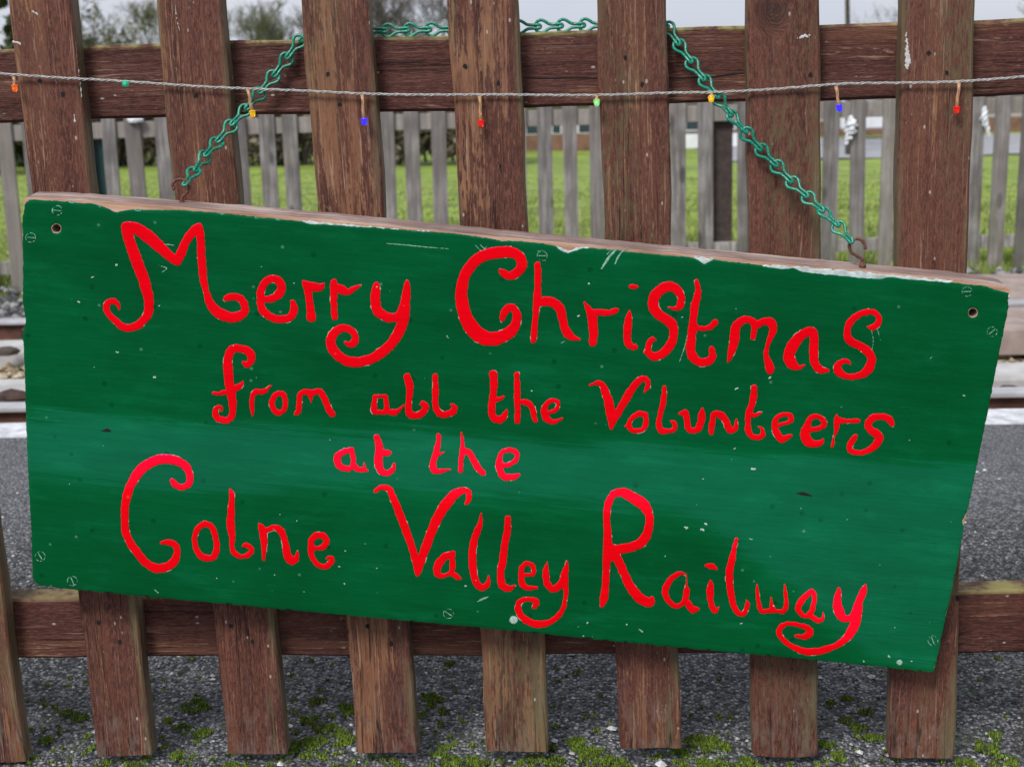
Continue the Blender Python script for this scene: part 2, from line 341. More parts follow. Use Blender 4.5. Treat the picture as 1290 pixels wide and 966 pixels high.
r1 = rail(H0+.0256, H0-.0505, MAT['rail']); r2 = rail(H0-.5878, H0-.6610, MAT['rail'])
r1.color = (.55, .5, .0, 1); r2.color = (.5, .5, 1, 1)
# long split along the upper rail
def strip_on(name, pts, mat, parent, plane, w0, lift=.0004):
    P = [plane(*p) for p in pts]; V = []; Fc = []
    for k, p in enumerate(P):
        a = P[max(0, k-1)]; b = P[min(len(P)-1, k+1)]; d = (b-a).normalized(); nrm = Vector((0, -1, 0)); t = d.cross(nrm)
        ww = w0*(.35+.65*math.sin(math.pi*(k+.5)/len(P)))*random.uniform(.7, 1.3)
        V += [p+t*ww/2+nrm*lift, p-t*ww/2+nrm*lift]
    for k in range(len(P)-1): Fc.append((2*k, 2*k+1, 2*k+3, 2*k+2))
    o = mesh_obj(name, V, Fc, mat); return o
def reparent(o, p):
    o.parent = p; o.matrix_parent_inverse = p.matrix_world.inverted() if p.matrix_world != Matrix() else Matrix(); return o
bpy.context.view_layer.update()
ry = lambda y: (lambda a, b: on_y(a, b, y))
for pts in ([(660, 98), (690, 99), (720, 98), (752, 99)], [(842, 99), (870, 98), (900, 97), (925, 93), (941, 92)]):
    o = strip_on('split', pts, MAT['hole'], None, ry(.0245), .0016); o.parent = r1; o.location = (0, 0, -(H0-.01245)); 
# dark nail holes, ragged discs set on the face
def disc_pts(c, r, n=9, jit=.25, el=1.0): return [(c[0]+r*math.cos(a)*random.uniform(1-jit, 1+jit), c[1]+r*el*math.sin(a)*random.uniform(1-jit, 1+jit)) for a in [2*math.pi*k/n for k in range(n)]]
for i, hs_ in {0: [(50, 102), (79, 119), (124, 784), (151, 808)], 1: [(247, 121), (291, 788), (318, 808)], 2: [(413, 94), (428, 132), (463, 788), (493, 811)], 3: [(586, 84), (628, 105)], 4: [(788, 73), (809, 107)], 5: [(1021, 95)], 6: [(1170, 68), (1193, 92), (1206, 753)]}.items():
    for (a, b) in hs_:
        V = [on_y(p[0], p[1], -.0006) - Vector(pickets[i].location) for p in disc_pts((a, b), 2.7, 9, .3, 1.2)]
        mesh_obj('nail_hole', V, [tuple(range(9))], MAT['hole'], pickets[i])

# ================================================================== shapes traced as brush strokes -> raised paint
_noise = RS.rand(256, 256)
def vnoise(x, y):
    xi = np.floor(x).astype(int); yi = np.floor(y).astype(int); fx = x-xi; fy = y-yi; fx = fx*fx*(3-2*fx); fy = fy*fy*(3-2*fy)
    g = lambda i, j: _noise[i % 256, j % 256]
    return (g(xi, yi)*(1-fx)+g(xi+1, yi)*fx)*(1-fy)+(g(xi, yi+1)*(1-fx)+g(xi+1, yi+1)*fx)*fy
def sdf_strokes(strokes, X, Y):
    D = np.full(X.shape, 1e3)
    for st in strokes:
        C = catmull(st, .7)
        for c0 in range(0, len(C), 60):
            c = C[c0:c0+60]
            d = np.sqrt((X[..., None]-c[:, 0])**2+(Y[..., None]-c[:, 1])**2)-np.maximum(c[:, 2], .15); D = np.minimum(D, d.min(-1))
    return D
def arrays_mesh(name, V, Fq, mat, parent=None, smooth=True):
    k = Fq.shape[1]; me = bpy.data.meshes.new(name); me.vertices.add(len(V)); me.vertices.foreach_set('co', V.astype(np.float32).ravel())
    me.loops.add(len(Fq)*k); me.loops.foreach_set('vertex_index', Fq.astype(np.int32).ravel()); me.polygons.add(len(Fq))
    me.polygons.foreach_set('loop_start', np.arange(0, len(Fq)*k, k, dtype=np.int32)); me.polygons.foreach_set('use_smooth', [smooth]*len(Fq))
    me.update(calc_edges=True); me.validate(); me.materials.append(mat)
    o = bpy.data.objects.new(name, me); COL.objects.link(o)
    if parent: o.parent = parent
    return o
def grid_mesh(name, sdf, bounds, step, place, height, mat, parent, rim=1.1, collect=None):
    """keep cells inside the outline, pull the border vertices onto it, raise the middle"""
    x0, y0, x1, y1 = bounds; xs = np.arange(x0, x1+step, step); ys = np.arange(y0, y1+step, step)
    X, Y = np.meshgrid(xs, ys); D = sdf(X, Y); ny, nx = D.shape
    cell = (np.minimum(np.minimum(D[:-1, :-1], D[1:, :-1]), np.minimum(D[:-1, 1:], D[1:, 1:])) < 0)
    if not cell.any(): return None
    gy, gx = np.gradient(D, step); gl = np.maximum(np.hypot(gx, gy), .3)
    out = D > 0; mv = np.clip(D, 0, step*1.6); Xs = np.where(out, X-gx/gl*mv, X); Ys = np.where(out, Y-gy/gl*mv, Y)
    idx = -np.ones(D.shape, int); cy, cx = np.nonzero(cell); used = np.zeros(D.shape, bool)
    for a, b in ((0, 0), (1, 0), (0, 1), (1, 1)): used[cy+a, cx+b] = True
    idx[used] = np.arange(used.sum())
    hgt = np.clip(-D/rim, 0, 1)[used]*height
    V = place(Xs[used], Ys[used], hgt)
    Fq = np.stack([idx[cy, cx], idx[cy+1, cx], idx[cy+1, cx+1], idx[cy, cx+1]], 1)
    if collect is not None: collect.append((V, Fq)); return None
    return arrays_mesh(name, V, Fq, mat, parent)
def joined(name, parts, mat, parent=None, smooth=True):
    n = 0; Vs = []; Fs = []
    for V, Fq in parts: Vs.append(V); Fs.append(Fq+n); n += len(V)
    return arrays_mesh(name, np.vstack(Vs), np.vstack(Fs), mat, parent, smooth)

# ================================================================== the sign
SC = np.array([-.04831335, -.05995758, -.38702263+H0]); A_, B_, G_ = .10233977, .00194948, .11533573
ca, sa, cb, sb, cc, sc_ = math.cos(A_), math.sin(A_), math.cos(B_), math.sin(B_), math.cos(G_), math.sin(G_)
SM = np.array([[cb, -sb, 0], [sb, cb, 0], [0, 0, 1]]) @ np.array([[1, 0, 0], [0, ca, -sa], [0, sa, ca]]) @ np.array([[cc, 0, sc_], [0, 1, 0], [-sc_, 0, cc]])
sign = empty('hanging_sign'); sign.matrix_world = Matrix([[*SM[i], SC[i]] for i in range(3)]+[[0, 0, 0, 1]])
tag(sign, 'green wooden board with hand painted red Merry Christmas message, hung on a chain', 'sign')
SI = SM.T
def sloc(px, py, h=0.):
    """photograph point(s) -> sign coordinates on its face (x right, z up), h metres proud"""
    px = np.asarray(px, float); py = np.asarray(py, float)
    d = CR*((px[..., None]-PW/2)/F) - CU*((py[..., None]-PH/2)/F) + CF
    o = SI@(CAM-SC); dl = d@SI.T; t = -o[1]/dl[..., 1]
    return np.stack([o[0]+dl[..., 0]*t, -np.asarray(h)+0*t, o[2]+dl[..., 2]*t], -1)
def seg_sdf_poly(poly):
    P = np.array(poly, float)
    def f(X, Y):
        D = np.full(X.shape, 1e9); ins = np.zeros(X.shape, bool)
        for k in range(len(P)):
            a = P[k]; b = P[(k+1) % len(P)]; e = b-a; L = e@e+1e-12
            t = np.clip(((X-a[0])*e[0]+(Y-a[1])*e[1])/L, 0, 1); D = np.minimum(D, np.hypot(X-a[0]-t*e[0], Y-a[1]-t*e[1]))
            c = ((a[1] > Y) != (b[1] > Y)); xx = a[0]+(Y-a[1])*e[0]/(e[1] if e[1] else 1e-9); ins ^= c & (X < xx)
        return np.where(ins, -D, D)
    return f
# board: outline with worn corners and bites, two bored holes, 34 mm thick
top = [(29.5, 251), (33, 250), (60, 250.5), (100, 252.5), (137, 255), (200, 260), (300, 267.5), (420, 278), (520, 288), (650, 301), (760, 311), (900, 324.5), (970, 331), (1080, 341), (1200, 352), (1240, 356.5), (1258, 360), (1270, 363.5), (1273.5, 367)]
right = [(1271, 380), (1262, 424), (1250.5, 482), (1236, 555), (1218, 643), (1216, 652), (1212.5, 668), (1211.5, 676), (1202, 726), (1188, 790), (1177.5, 840), (1175, 844.8)]
bot = [(1168, 844.5), (1120, 839.5), (1030, 830), (970, 824.5), (900, 818), (777, 806.5), (650, 793), (520, 781), (400, 770), (250, 756), (150, 746.5), (97, 741.5), (52, 736), (45.5, 732.5), (43, 727)]
left = [(40, 660), (36.5, 600), (34, 540), (32.4, 480), (31, 430), (33.5, 410), (33, 400), (30, 385), (29, 330), (28.5, 280)]
outline = top+right+bot+left
HOLES = [((71, 288), 5.6), ((1225.5, 394), 5.6)]
bm = bmesh.new(); loops = []
def loop_bm(pts):
    vs = [bm.verts.new(sloc(p[0], p[1], 0)) for p in pts]
    for k in range(len(vs)): bm.edges.new((vs[k], vs[(k+1) % len(vs)]))
den = []
for k in range(len(outline)):
    a, b = np.array(outline[k], float), np.array(outline[(k+1) % len(outline)], float); m_ = max(1, int(np.hypot(*(b-a))/7))
    for j in range(m_):
        q = a+(b-a)*j/m_; n_ = np.array([-(b-a)[1], (b-a)[0]])/np.hypot(*(b-a)); q = q+n_*(vnoise(q[0]*.11, q[1]*.11)-.5)*1.1; den.append(q)
loop_bm(den)
for (c, r) in HOLES: loop_bm([(c[0]+r*math.cos(a), c[1]+r*math.sin(a)) for a in np.linspace(0, 2*math.pi, 16, endpoint=False)])
bmesh.ops.triangle_fill(bm, use_beauty=True, edges=bm.edges[:])
ex = bmesh.ops.extrude_face_region(bm, geom=bm.faces[:])
for v in [g for g in ex['geom'] if isinstance(g, bmesh.types.BMVert)]: v.co.y += .034
bm_obj('board', bm, MAT['raw'], sign)
# painted face: ragged where the green has chipped off the arris
ptop = [(31, 257), (37, 251.5), (60, 252.5), (92, 254.5), (118, 257), (127, 259), (136, 262.5), (145, 268), (152, 266), (168, 264), (200, 264.5), (235, 264.8), (270, 267.8), (300, 270.6), (328, 274), (345, 275.5), (380, 278.8), (392, 283), (410, 282), (430, 284.3), (480, 287), (540, 292), (575, 294.5), (600, 297.5), (620, 301), (632, 303.6), (650, 303.6), (676, 306), (690, 308), (700, 310), (705, 313.5), (715, 318.5), (724, 315), (735, 311.5), (760, 313.5), (800, 318), (850, 322.5), (868, 323.6), (879, 326), (887, 332.5), (893, 329), (899, 326.8), (920, 329.5), (945, 332.2), (962, 335), (985, 338), (1000, 336.8), (1010, 341.5), (1030, 344), (1060, 346.5), (1085, 349.5), (1110, 350.5), (1122, 348), (1145, 351.5), (1160, 352), (1200, 356), (1240, 360), (1256, 365.5), (1271.5, 369)]
pright = [(1270, 380), (1261, 424), (1249.5, 482), (1235, 555), (1217, 643), (1210, 655), (1212, 664), (1210, 676), (1200.5, 726), (1186.5, 790), (1176, 840), (1174, 843.8)]
pleft = [(41, 660), (37.5, 600), (35, 540), (33.4, 480), (32, 438), (30.5, 425), (32.5, 412), (35, 404), (33, 395), (30.5, 380), (31, 330), (30, 280)]
ppoly = ptop+pright+[(x, y-.7) for x, y in bot]+pleft
_pf = seg_sdf_poly(ppoly)
def paint_sdf(X, Y):
    D = _pf(X, Y)-1.9*np.clip((Y-(262+X*.092))/8, 0, 1)+(vnoise(X*.35, Y*.35)-.5)*1.1+(vnoise(X*.9+9, Y*.9)-.5)*.7
    for (c, r) in HOLES: D = np.maximum(D, r+.7-np.hypot(X-c[0], Y-c[1])+(vnoise(X*.4, Y*.4)-.5)*.8)
    return D
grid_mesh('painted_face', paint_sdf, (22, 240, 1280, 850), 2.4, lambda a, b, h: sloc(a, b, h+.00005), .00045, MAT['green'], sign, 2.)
# pale undercoat showing beyond the chipped green
up = [(960, 333.5), (1000, 335.2), (1050, 339.5), (1100, 344), (1150, 348.8), (1200, 353.5), (1195, 359), (1150, 358), (1110, 356), (1060, 352), (1010, 347), (985, 341), (962, 340)]
grid_mesh('undercoat', lambda X, Y: seg_sdf_poly(up)(X, Y)+(vnoise(X*.2, Y*.4)-.5)*3, (955, 325, 1205, 365), 1.5, lambda a, b, h: sloc(a, b, h+.00002), .00018, MAT['undercoat'], sign)
for seg, nm in (([(700, 309), (716, 315.5), (728, 311.5), (745, 311.5), (735, 318), (715, 321.5), (703, 317)], 1), ([(872, 322.5), (902, 325.5), (898, 330), (887, 335), (880, 330)], 2), ([(380, 276.8), (420, 281), (470, 285.6), (540, 291.5), (540, 292.5), (470, 287.5), (420, 284.5), (392, 283.5), (380, 281)], 3), ([(30.5, 381), (33, 396), (32.5, 425), (31.5, 436), (36, 440), (36, 390)], 4), ([(1272.8, 370), (1262.3, 422), (1249, 488), (1246, 488), (1259, 420), (1267, 372)], 5)):
    xs_, ys_ = zip(*seg)
    grid_mesh('undercoat', (lambda f: (lambda X, Y: f(X, Y)+(vnoise(X*.3, Y*.5)-.42)*3.2))(seg_sdf_poly(seg)), (min(xs_)-3, min(ys_)-3, max(xs_)+3, max(ys_)+3), 1.2, lambda a, b, h: sloc(a, b, h+.00002), .00018, MAT['undercoat'], sign)

# ---- lettering: brush strokes (x, y, width) read off enlarged crops of the photograph (origin x, y, scale)
CRP = {'A': (120, 260, 5.68), 'B': (310, 330, 5.864), 'C': (560, 290, 6.04), 'D': (720, 340, 6.45), 'E': (900, 370, 5.609), 'F': (255, 420, 6.789), 'G': (455, 455, 4.778), 'H': (410, 530, 4.962), 'I': (735, 460, 6.45), 'J': (920, 470, 5.864), 'K': (140, 560, 5.369), 'L': (270, 600, 6.9), 'M': (460, 600, 4.778), 'N': (740, 600, 5.086), 'O': (820, 660, 6.9), 'P': (930, 700, 6.9)}
LET = '''A M|172 735 14,164 702 30,130 678 40,90 690 42,80 732 44,102 775 44,150 822 46,200 862 50,252 868 50,312 845 58,362 795 62,385 735 64,383 660 68,364 580 76,336 490 78,302 400 80,268 310 78,240 225 78,222 150 70|215 135 50,255 138 62,310 165 80,370 208 88,430 258 84,500 325 72,560 375 62,592 398 50|590 398 56,612 340 66,645 262 58,690 190 62,735 150 55,750 135 24|745 150 50,755 220 56,758 320 56,765 420 56,775 520 52,795 610 44,815 675 55,855 735 72,910 775 74,980 795 70,1040 780 68,1072 745 55,1062 692 55,1030 655 55,980 645 50,945 655 46,930 665 28
B e|112 262 44,150 275 50,210 262 58,252 225 66,262 175 60,228 132 58,180 128 56,135 160 58,112 220 56,108 300 54,125 355 56,170 398 56,240 422 54,310 415 56,350 378 58,355 330 52,344 295 34
B r|423 142 14,443 170 46,462 230 56,472 300 52,476 350 54,482 408 68|458 170 56,510 187 66,550 185 52,578 158 12
B r|648 148 46,650 200 56,648 280 48,652 350 44,655 405 46|668 178 44,710 207 66,750 220 44,800 195 34,845 170 12
B y|965 168 42,958 220 66,955 290 70,968 350 76,1010 392 70,1065 412 66,1120 402 66,1160 350 72,1180 270 66,1187 200 56,1190 150 34|1172 330 74,1162 430 80,1132 510 76,1082 590 74,1010 660 74,930 712 72,840 738 74,750 730 74,682 690 70,635 630 70,630 562 66,670 505 62,730 488 52,785 510 50,806 555 50,798 595 56,765 608 40,737 594 22
C C|425 303 22,455 330 55,500 345 62,553 320 70,590 265 74,572 205 76,510 168 84,430 168 88,340 180 86,260 215 86,200 270 84,155 345 80,132 430 84,130 520 92,146 610 98,176 690 106,222 760 112,282 808 112,352 826 108,430 812 98,500 772 88,543 715 72,551 650 62,530 598 58,490 590 60,460 620 58,442 662 46,437 685 22
C h|707 262 46,712 340 50,710 430 48,706 520 56,698 600 48,690 690 44,683 770 48,676 830 44,671 850 22|712 560 56,770 540 70,830 553 72,880 600 68,896 670 62,915 740 62,942 790 64,980 818 42,1028 828 16
D r|104 264 12,132 308 40,165 370 74,175 450 74,180 530 66,172 585 62,176 605 30|165 345 56,230 345 50,300 347 48,350 335 46,378 318 16
D i|485 133 34,512 136 34,540 138 12|472 332 10,466 380 46,457 450 64,452 530 60,458 590 62,490 622 50,516 625 38,520 602 16
D S|788 302 10,838 310 32,882 290 54,890 225 60,862 165 70,790 132 76,720 165 80,672 225 84,666 300 84,702 358 78,760 395 74,815 440 78,830 500 70,820 570 70,780 640 72,720 688 70,660 698 66,622 658 52,630 605 48,655 562 40,682 572 12|590 666 18,622 665 50
D t|1015 90 28,1028 150 44,1020 220 60,1000 300 66,990 390 58,985 460 68,975 550 68,967 640 72,988 708 72,1040 748 66,1108 743 66,1143 700 58,1140 650 48,1135 630 30|990 440 52,1030 470 38,1090 475 36,1138 455 46,1165 425 48,1166 412 26
E m|94 485 8,114 430 42,135 350 64,146 270 66,157 222 60,210 184 50,260 190 48,300 214 50,350 198 54,400 202 60,414 250 52,395 310 38,374 370 28,365 430 36,380 490 52,392 530 64,392 550 36|285 215 44,280 270 38,273 305 38
E a|635 503 10,592 520 34,548 496 70,528 440 80,550 372 78,592 312 70,650 272 62,694 266 58,704 330 60,700 420 62,710 490 58,745 535 52,800 542 24
E S|1078 232 8,1118 238 40,1150 215 40,1164 170 38,1130 132 38,1070 130 40,1000 160 46,952 210 50,938 270 48,950 325 56,1010 360 54,1070 395 58,1107 450 60,1100 510 62,1055 562 54,980 586 44,910 575 48,872 540 58,870 505 42,905 480 38,945 480 28,960 498 10
F f|355 250 34,385 268 52,420 222 60,405 162 72,340 132 60,270 128 66,230 170 68,218 250 74,222 330 82,230 410 76,240 480 76,255 560 70,262 630 56,255 690 56,225 735 56,165 738 52,122 715 52,112 660 46,135 630 36,165 635 28,166 662 10|92 508 24,150 512 34,230 490 48,290 465 56,332 440 38,350 412 10
F r|428 702 8,428 650 36,422 590 38,430 530 42,460 495 42,520 495 44,560 468 26,595 438 8
F o|665 510 46,615 535 46,595 600 48,620 658 48,665 675 44,705 640 42,710 570 44,690 520 46,665 510 46
F m|793 685 22,820 665 48,830 600 44,835 530 46,865 497 42,930 505 50,1000 492 48,1030 530 56,1060 590 52,1085 650 56,1112 688 50|925 530 40,930 560 20,934 585 6
G a|86 215 24,80 260 32,78 302 34,120 305 26,165 302 34,200 308 38,230 292 22,258 262 6|85 212 26,118 210 22,146 212 24,151 240 28,156 285 34
G l|278 92 40,292 150 44,290 210 36,285 270 36,292 315 44,335 325 40,372 305 40,388 272 40,372 252 32,358 262 10
G l|445 88 30,447 150 36,447 210 38,450 270 38,472 312 42,520 318 38,555 300 40,560 275 32,542 258 12
G t|795 78 50,800 130 44,795 190 38,788 250 40,786 310 42,806 345 44,848 345 44,868 312 28,876 290 10|800 232 26,835 226 26,860 212 8
G h|937 78 32,940 150 34,940 230 38,942 300 34,940 360 32|955 240 28,1000 250 36,1030 280 34,1040 330 34,1050 358 22
G e|1105 312 20,1150 302 22,1180 282 24,1182 245 26,1150 235 26,1115 257 32,1100 300 40,1120 345 42,1160 365 26,1212 342 8
H a|165 178 28,120 190 36,80 217 46,76 255 46,100 290 40,150 297 32,175 265 28,170 215 34,165 178 28|172 260 28,198 300 30,240 305 28,264 312 12|246 300 16,242 258 8
H t|318 100 36,335 140 42,335 200 50,332 260 50,345 308 44,380 325 38,420 305 32,431 262 8|350 195 38,385 200 38,408 195 16
H t|708 92 26,705 140 32,690 200 36,674 260 40,676 300 42,710 315 32,782 302 8|700 212 22,742 193 8
H h|850 76 10,857 130 20,856 190 32,848 250 28,845 310 28|862 180 32,900 200 38,925 240 38,955 295 40,985 322 36
H e|1085 285 26,1150 270 30,1192 240 28,1196 200 30,1150 180 28,1105 195 30,1088 240 36,1090 300 46,1115 345 44,1170 350 36,1210 335 20
I V|52 162 14,100 145 30,145 152 48,180 220 62,205 300 72,220 380 72,232 440 70,226 512 26|238 450 62,290 370 58,340 280 62,390 200 62,440 132 52,490 105 44,520 130 42,525 170 38,496 212 16
I o|455 390 42,395 425 38,370 480 44,390 520 40,440 530 36,490 510 40,508 460 44,500 402 42,455 390 42|342 494 12,370 488 40
I l|658 182 34,655 240 40,643 320 46,625 400 40,612 470 44,630 525 50,690 535 38,740 515 38,738 470 34,712 452 18
I u|785 395 22,825 385 50,840 440 48,850 500 50,880 530 44,930 515 50,955 460 60,962 400 52,965 350 14
I n|1040 555 28,1040 510 46,1050 440 44,1060 392 38,1110 400 56,1150 440 56,1175 500 50,1200 530 46,1240 500 38,1242 442 14
J t|175 106 44,172 170 52,155 240 46,135 300 46,130 370 38,135 430 44,170 470 38,230 465 38,242 440 34,228 402 14,207 395 8|150 300 36,185 310 30,228 288 8
J e|330 392 28,400 370 26,450 350 34,442 312 36,390 305 34,342 330 34,326 390 42,346 450 52,380 485 52,420 470 38,446 460 22
J e|570 418 36,640 410 34,690 385 38,685 342 38,640 316 34,592 332 40,566 390 52,550 440 66,570 500 72,620 520 52,670 510 38,685 490 16
J r|785 308 16,785 360 42,780 420 28,766 470 12,758 520 20,750 540 18|800 347 46,860 352 32,948 351 30
J s|1195 375 38,1170 335 52,1110 318 44,1050 330 52,1018 380 52,1040 420 52,1085 450 60,1098 490 62,1050 550 48,970 585 38,900 575 40,880 545 46,900 500 42,926 465 34
K C|412 242 28,440 272 42,490 285 40,530 255 46,530 190 50,490 132 54,420 102 60,340 97 64,260 125 66,190 180 66,140 260 60,110 340 56,95 420 52,95 510 48,100 590 50,130 660 54,180 730 54,240 800 54,310 833 60,380 823 58,430 780 54,448 720 46,428 672 40,380 660 36,345 662 22
K o|635 530 38,585 570 38,565 640 34,580 710 38,620 758 42,680 763 42,712 720 44,710 640 38,685 560 40,635 530 38
L l|138 115 20,155 160 46,150 240 50,145 330 60,145 430 68,155 520 50,155 600 42,170 660 46,230 692 40,295 680 44,325 642 42,305 606 40,265 594 36,248 602 10|262 592 24,270 572 8
L n|390 402 8,414 450 54,430 520 68,435 600 48,432 680 32,432 725 20|430 472 56,480 455 46,530 444 52,580 470 58,605 530 52,620 600 58,635 680 68,670 725 78,710 712 52,722 648 12
L e|850 622 48,900 618 36,945 612 48,976 570 52,955 520 56,900 506 56,852 542 56,840 610 50,850 690 44,890 755 42,950 780 46,1010 752 50,1025 712 42,1000 700 26,972 712 8
M V|62 87 22,100 64 32,145 77 36,175 140 42,210 230 46,245 320 46,280 420 42,305 500 46,318 560 48,315 592 18|322 545 50,360 440 54,400 330 54,440 240 60,490 160 62,545 102 54,600 82 34,624 100 34,620 145 28,604 165 14
M a|530 462 26,480 482 44,436 540 46,442 590 38,490 590 24,524 560 30,524 500 32,528 460 30|520 580 32,550 600 32,574 612 16
M l|700 222 6,690 290 32,660 370 42,646 460 46,650 550 44,665 630 42,700 665 40,735 650 32,743 598 8
M l|860 250 32,855 330 42,840 410 42,830 500 44,815 580 42,825 650 48,865 672 36,897 658 18
M e|945 590 24,1010 585 24,1010 540 26,975 520 26,945 547 32,940 600 34,950 650 38,985 668 30,1030 668 20
M y|1095 513 6,1088 570 34,1095 640 40,1135 675 40,1180 640 42,1205 570 38,1215 512 10|1206 600 36,1208 700 28,1195 780 26,1160 840 32,1100 878 38,1020 885 42,952 850 40,922 800 40,932 752 32,980 737 28,1030 747 30,1025 775 30,1008 786 12
N R|165 115 42,135 170 48,125 250 42,128 350 46,130 440 58,125 520 52,120 610 44,115 700 46,105 780 50,95 822 30|165 110 44,220 100 56,290 132 68,360 182 70,396 250 50,393 330 54,358 408 60,290 448 58,200 465 60,140 460 56|160 490 74,200 540 56,235 620 54,280 710 58,340 780 64,398 803 58,414 780 30
O a|300 433 20,250 425 30,190 460 48,140 530 52,122 590 54,142 650 46,200 705 38,260 700 38,300 640 48,310 570 50,308 530 16,308 440 5|315 680 56,360 738 58,402 735 36
O i|482 360 26,530 366 50,562 382 30|520 492 22,515 570 62,515 640 52,530 710 46,555 755 38,592 718 8
O l|742 130 30,728 200 36,710 280 52,690 370 60,682 460 64,690 560 56,705 650 54,730 730 46,780 780 42,820 755 42,838 700 38,832 658 10
P w|163 248 10,168 330 32,180 420 36,200 475 40,270 475 38,330 478 34,395 475 42,418 420 36,410 330 28,405 248 10|285 362 8,288 420 34,300 460 48
P a|640 300 34,580 350 48,530 420 54,530 480 48,580 520 38,630 490 44,655 420 42,660 340 40,640 300 34|630 520 48,690 555 42,735 545 30,738 488 8
P y|875 287 32,865 350 60,860 420 74,880 490 82,920 540 64,980 530 56,1020 460 56,1060 370 62,1090 290 54,1105 253 22|1050 430 66,1027 540 82,1000 620 88,950 700 66,880 760 58,790 800 54,680 828 62,570 825 62,470 785 48,395 730 46,355 670 44,370 615 42,440 585 34,530 600 38,600 622 50,622 668 66,580 698 46,500 694 26'''
ORD = {}
fr_edge = []
for ln in LET.split('\n'):
    head, *sts = ln.split('|'); cr_, ch = head.split(); ox, oy, sc = CRP[cr_]
    strokes = [[tuple(map(float, p.split())) for p in st.split(',')] for st in sts]
    strokes = [[(ox+x/sc, oy+y/sc, wd/sc/2+.12) for x, y, wd in st] for st in strokes]
    allx = [p[0] for st in strokes for p in st]; ally = [p[1] for st in strokes for p in st]; mr = max(p[2] for st in strokes for p in st)+3
    sd_ = (random.random()*90, random.random()*90); dotst = [strokes[0]] if ch == 'i' else None; strokes = strokes[1:] if ch == 'i' else strokes
    f = (lambda strokes, sd_: (lambda X, Y: sdf_strokes(strokes, X, Y)+(vnoise(X*.33+sd_[0], Y*.33)-.5)*1.25+(vnoise(X*1.1, Y*1.1+sd_[1])-.5)*.5))(strokes, sd_)
    bd = (min(allx)-mr, min(ally)-mr, max(allx)+mr, max(ally)+mr)
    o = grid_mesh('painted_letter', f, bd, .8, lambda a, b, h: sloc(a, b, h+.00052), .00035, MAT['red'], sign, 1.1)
    o['label'] = 'red painted letter '+ch
    if dotst:
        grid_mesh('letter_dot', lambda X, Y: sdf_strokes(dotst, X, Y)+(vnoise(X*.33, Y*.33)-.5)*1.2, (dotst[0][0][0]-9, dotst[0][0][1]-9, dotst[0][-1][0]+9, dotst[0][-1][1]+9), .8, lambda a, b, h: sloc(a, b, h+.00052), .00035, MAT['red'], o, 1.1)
    # pale flakes where the brush line meets the green
    g = (lambda f: (lambda X, Y: np.maximum(np.abs(f(X, Y)-.2)-.38, (.85-vnoise(X*.16+50, Y*.16))*14)))(f)
    grid_mesh('flaked_edge', g, bd, .6, lambda a, b, h: sloc(a, b, h+.00053), .00015, MAT['fleck'], sign, .5, collect=fr_edge)
tag(joined('flaked_edge', fr_edge, MAT['fleck'], sign), kind='stuff')

# ---- knots, scratches, flecks, screws, screw hooks on the sign
def sign_mark(name, strokes, mat, h=.00055, rough=1.0, step=.7, coll=None, hh=.0001, lab=None):
    strokes = [[(x, y, r) for x, y, r in st] for st in strokes]
    ax = [p[0] for st in strokes for p in st]; ay = [p[1] for st in strokes for p in st]; mr = max(p[2] for st in strokes for p in st)+3
    o = grid_mesh(name, lambda X, Y: sdf_strokes(strokes, X, Y)+(vnoise(X*.5+7, Y*.5)-.5)*rough, (min(ax)-mr, min(ay)-mr, max(ax)+mr, max(ay)+mr), step, lambda a, b, t: sloc(a, b, t+h), hh, mat, sign, 1, collect=coll)
    if o and lab: o['label'] = lab
    return o
for k in (((128, 542.5, .6), (135, 541.5, 2.2), (140, 543, .8)), ((1004, 621, .6), (1012, 621.5, 2.2), (1022, 624, .7))):
    sign_mark('knot_hole', [k], MAT['hole'], .0006, .8, .5)
scr = []
for st in ([(778, 313, .7), (768, 323, 1.6), (758, 338, 1.0)], [(786, 314, .4), (779, 323, .9), (775, 332, .8)], [(772, 313, .3), (765, 320, .6)], [(791, 312, .5), (783, 318, .5)],
           [(678, 316, .4), (684, 326, .6)], [(683, 315, .3), (686, 322, .5), (688, 327, .4)], [(679, 323, .4), (687, 328, .6)], [(599, 309, .4), (609, 319, .6)], [(605, 308, .3), (612, 315, .5)], [(613, 310, .3), (608, 318, .4)],
           [(486, 306.5, .3), (510, 308.5, .6), (535, 311, .5), (566, 313.5, .3)], [(866, 420, .3), (862, 438, .5), (856, 455, .3)], [(203, 308, .3), (212, 308, .5), (219, 309, .3)], [(205, 314, .2), (215, 316, .4)], [(200, 334, .2), (210, 338, .5), (204, 343, .3)],
           [(602, 757, .4), (608, 754, 1.2), (615, 751, .5)], [(196+515, 430, .3), (706, 432, .4)], [(1096, 408, .2), (1100, 430, .4), (1096, 448, .2)], [(1104, 410, .2), (1109, 428, .3)], [(195, 742, .4), (199, 746, .8)], [(805, 792, .5), (809, 795, 1)]):
    sign_mark('scratch', [st], MAT['fleck'], .0006, .7, .45, scr, .00008)
tag(joined('scratch', scr, MAT['fleck'], sign), kind='stuff')
fl = []
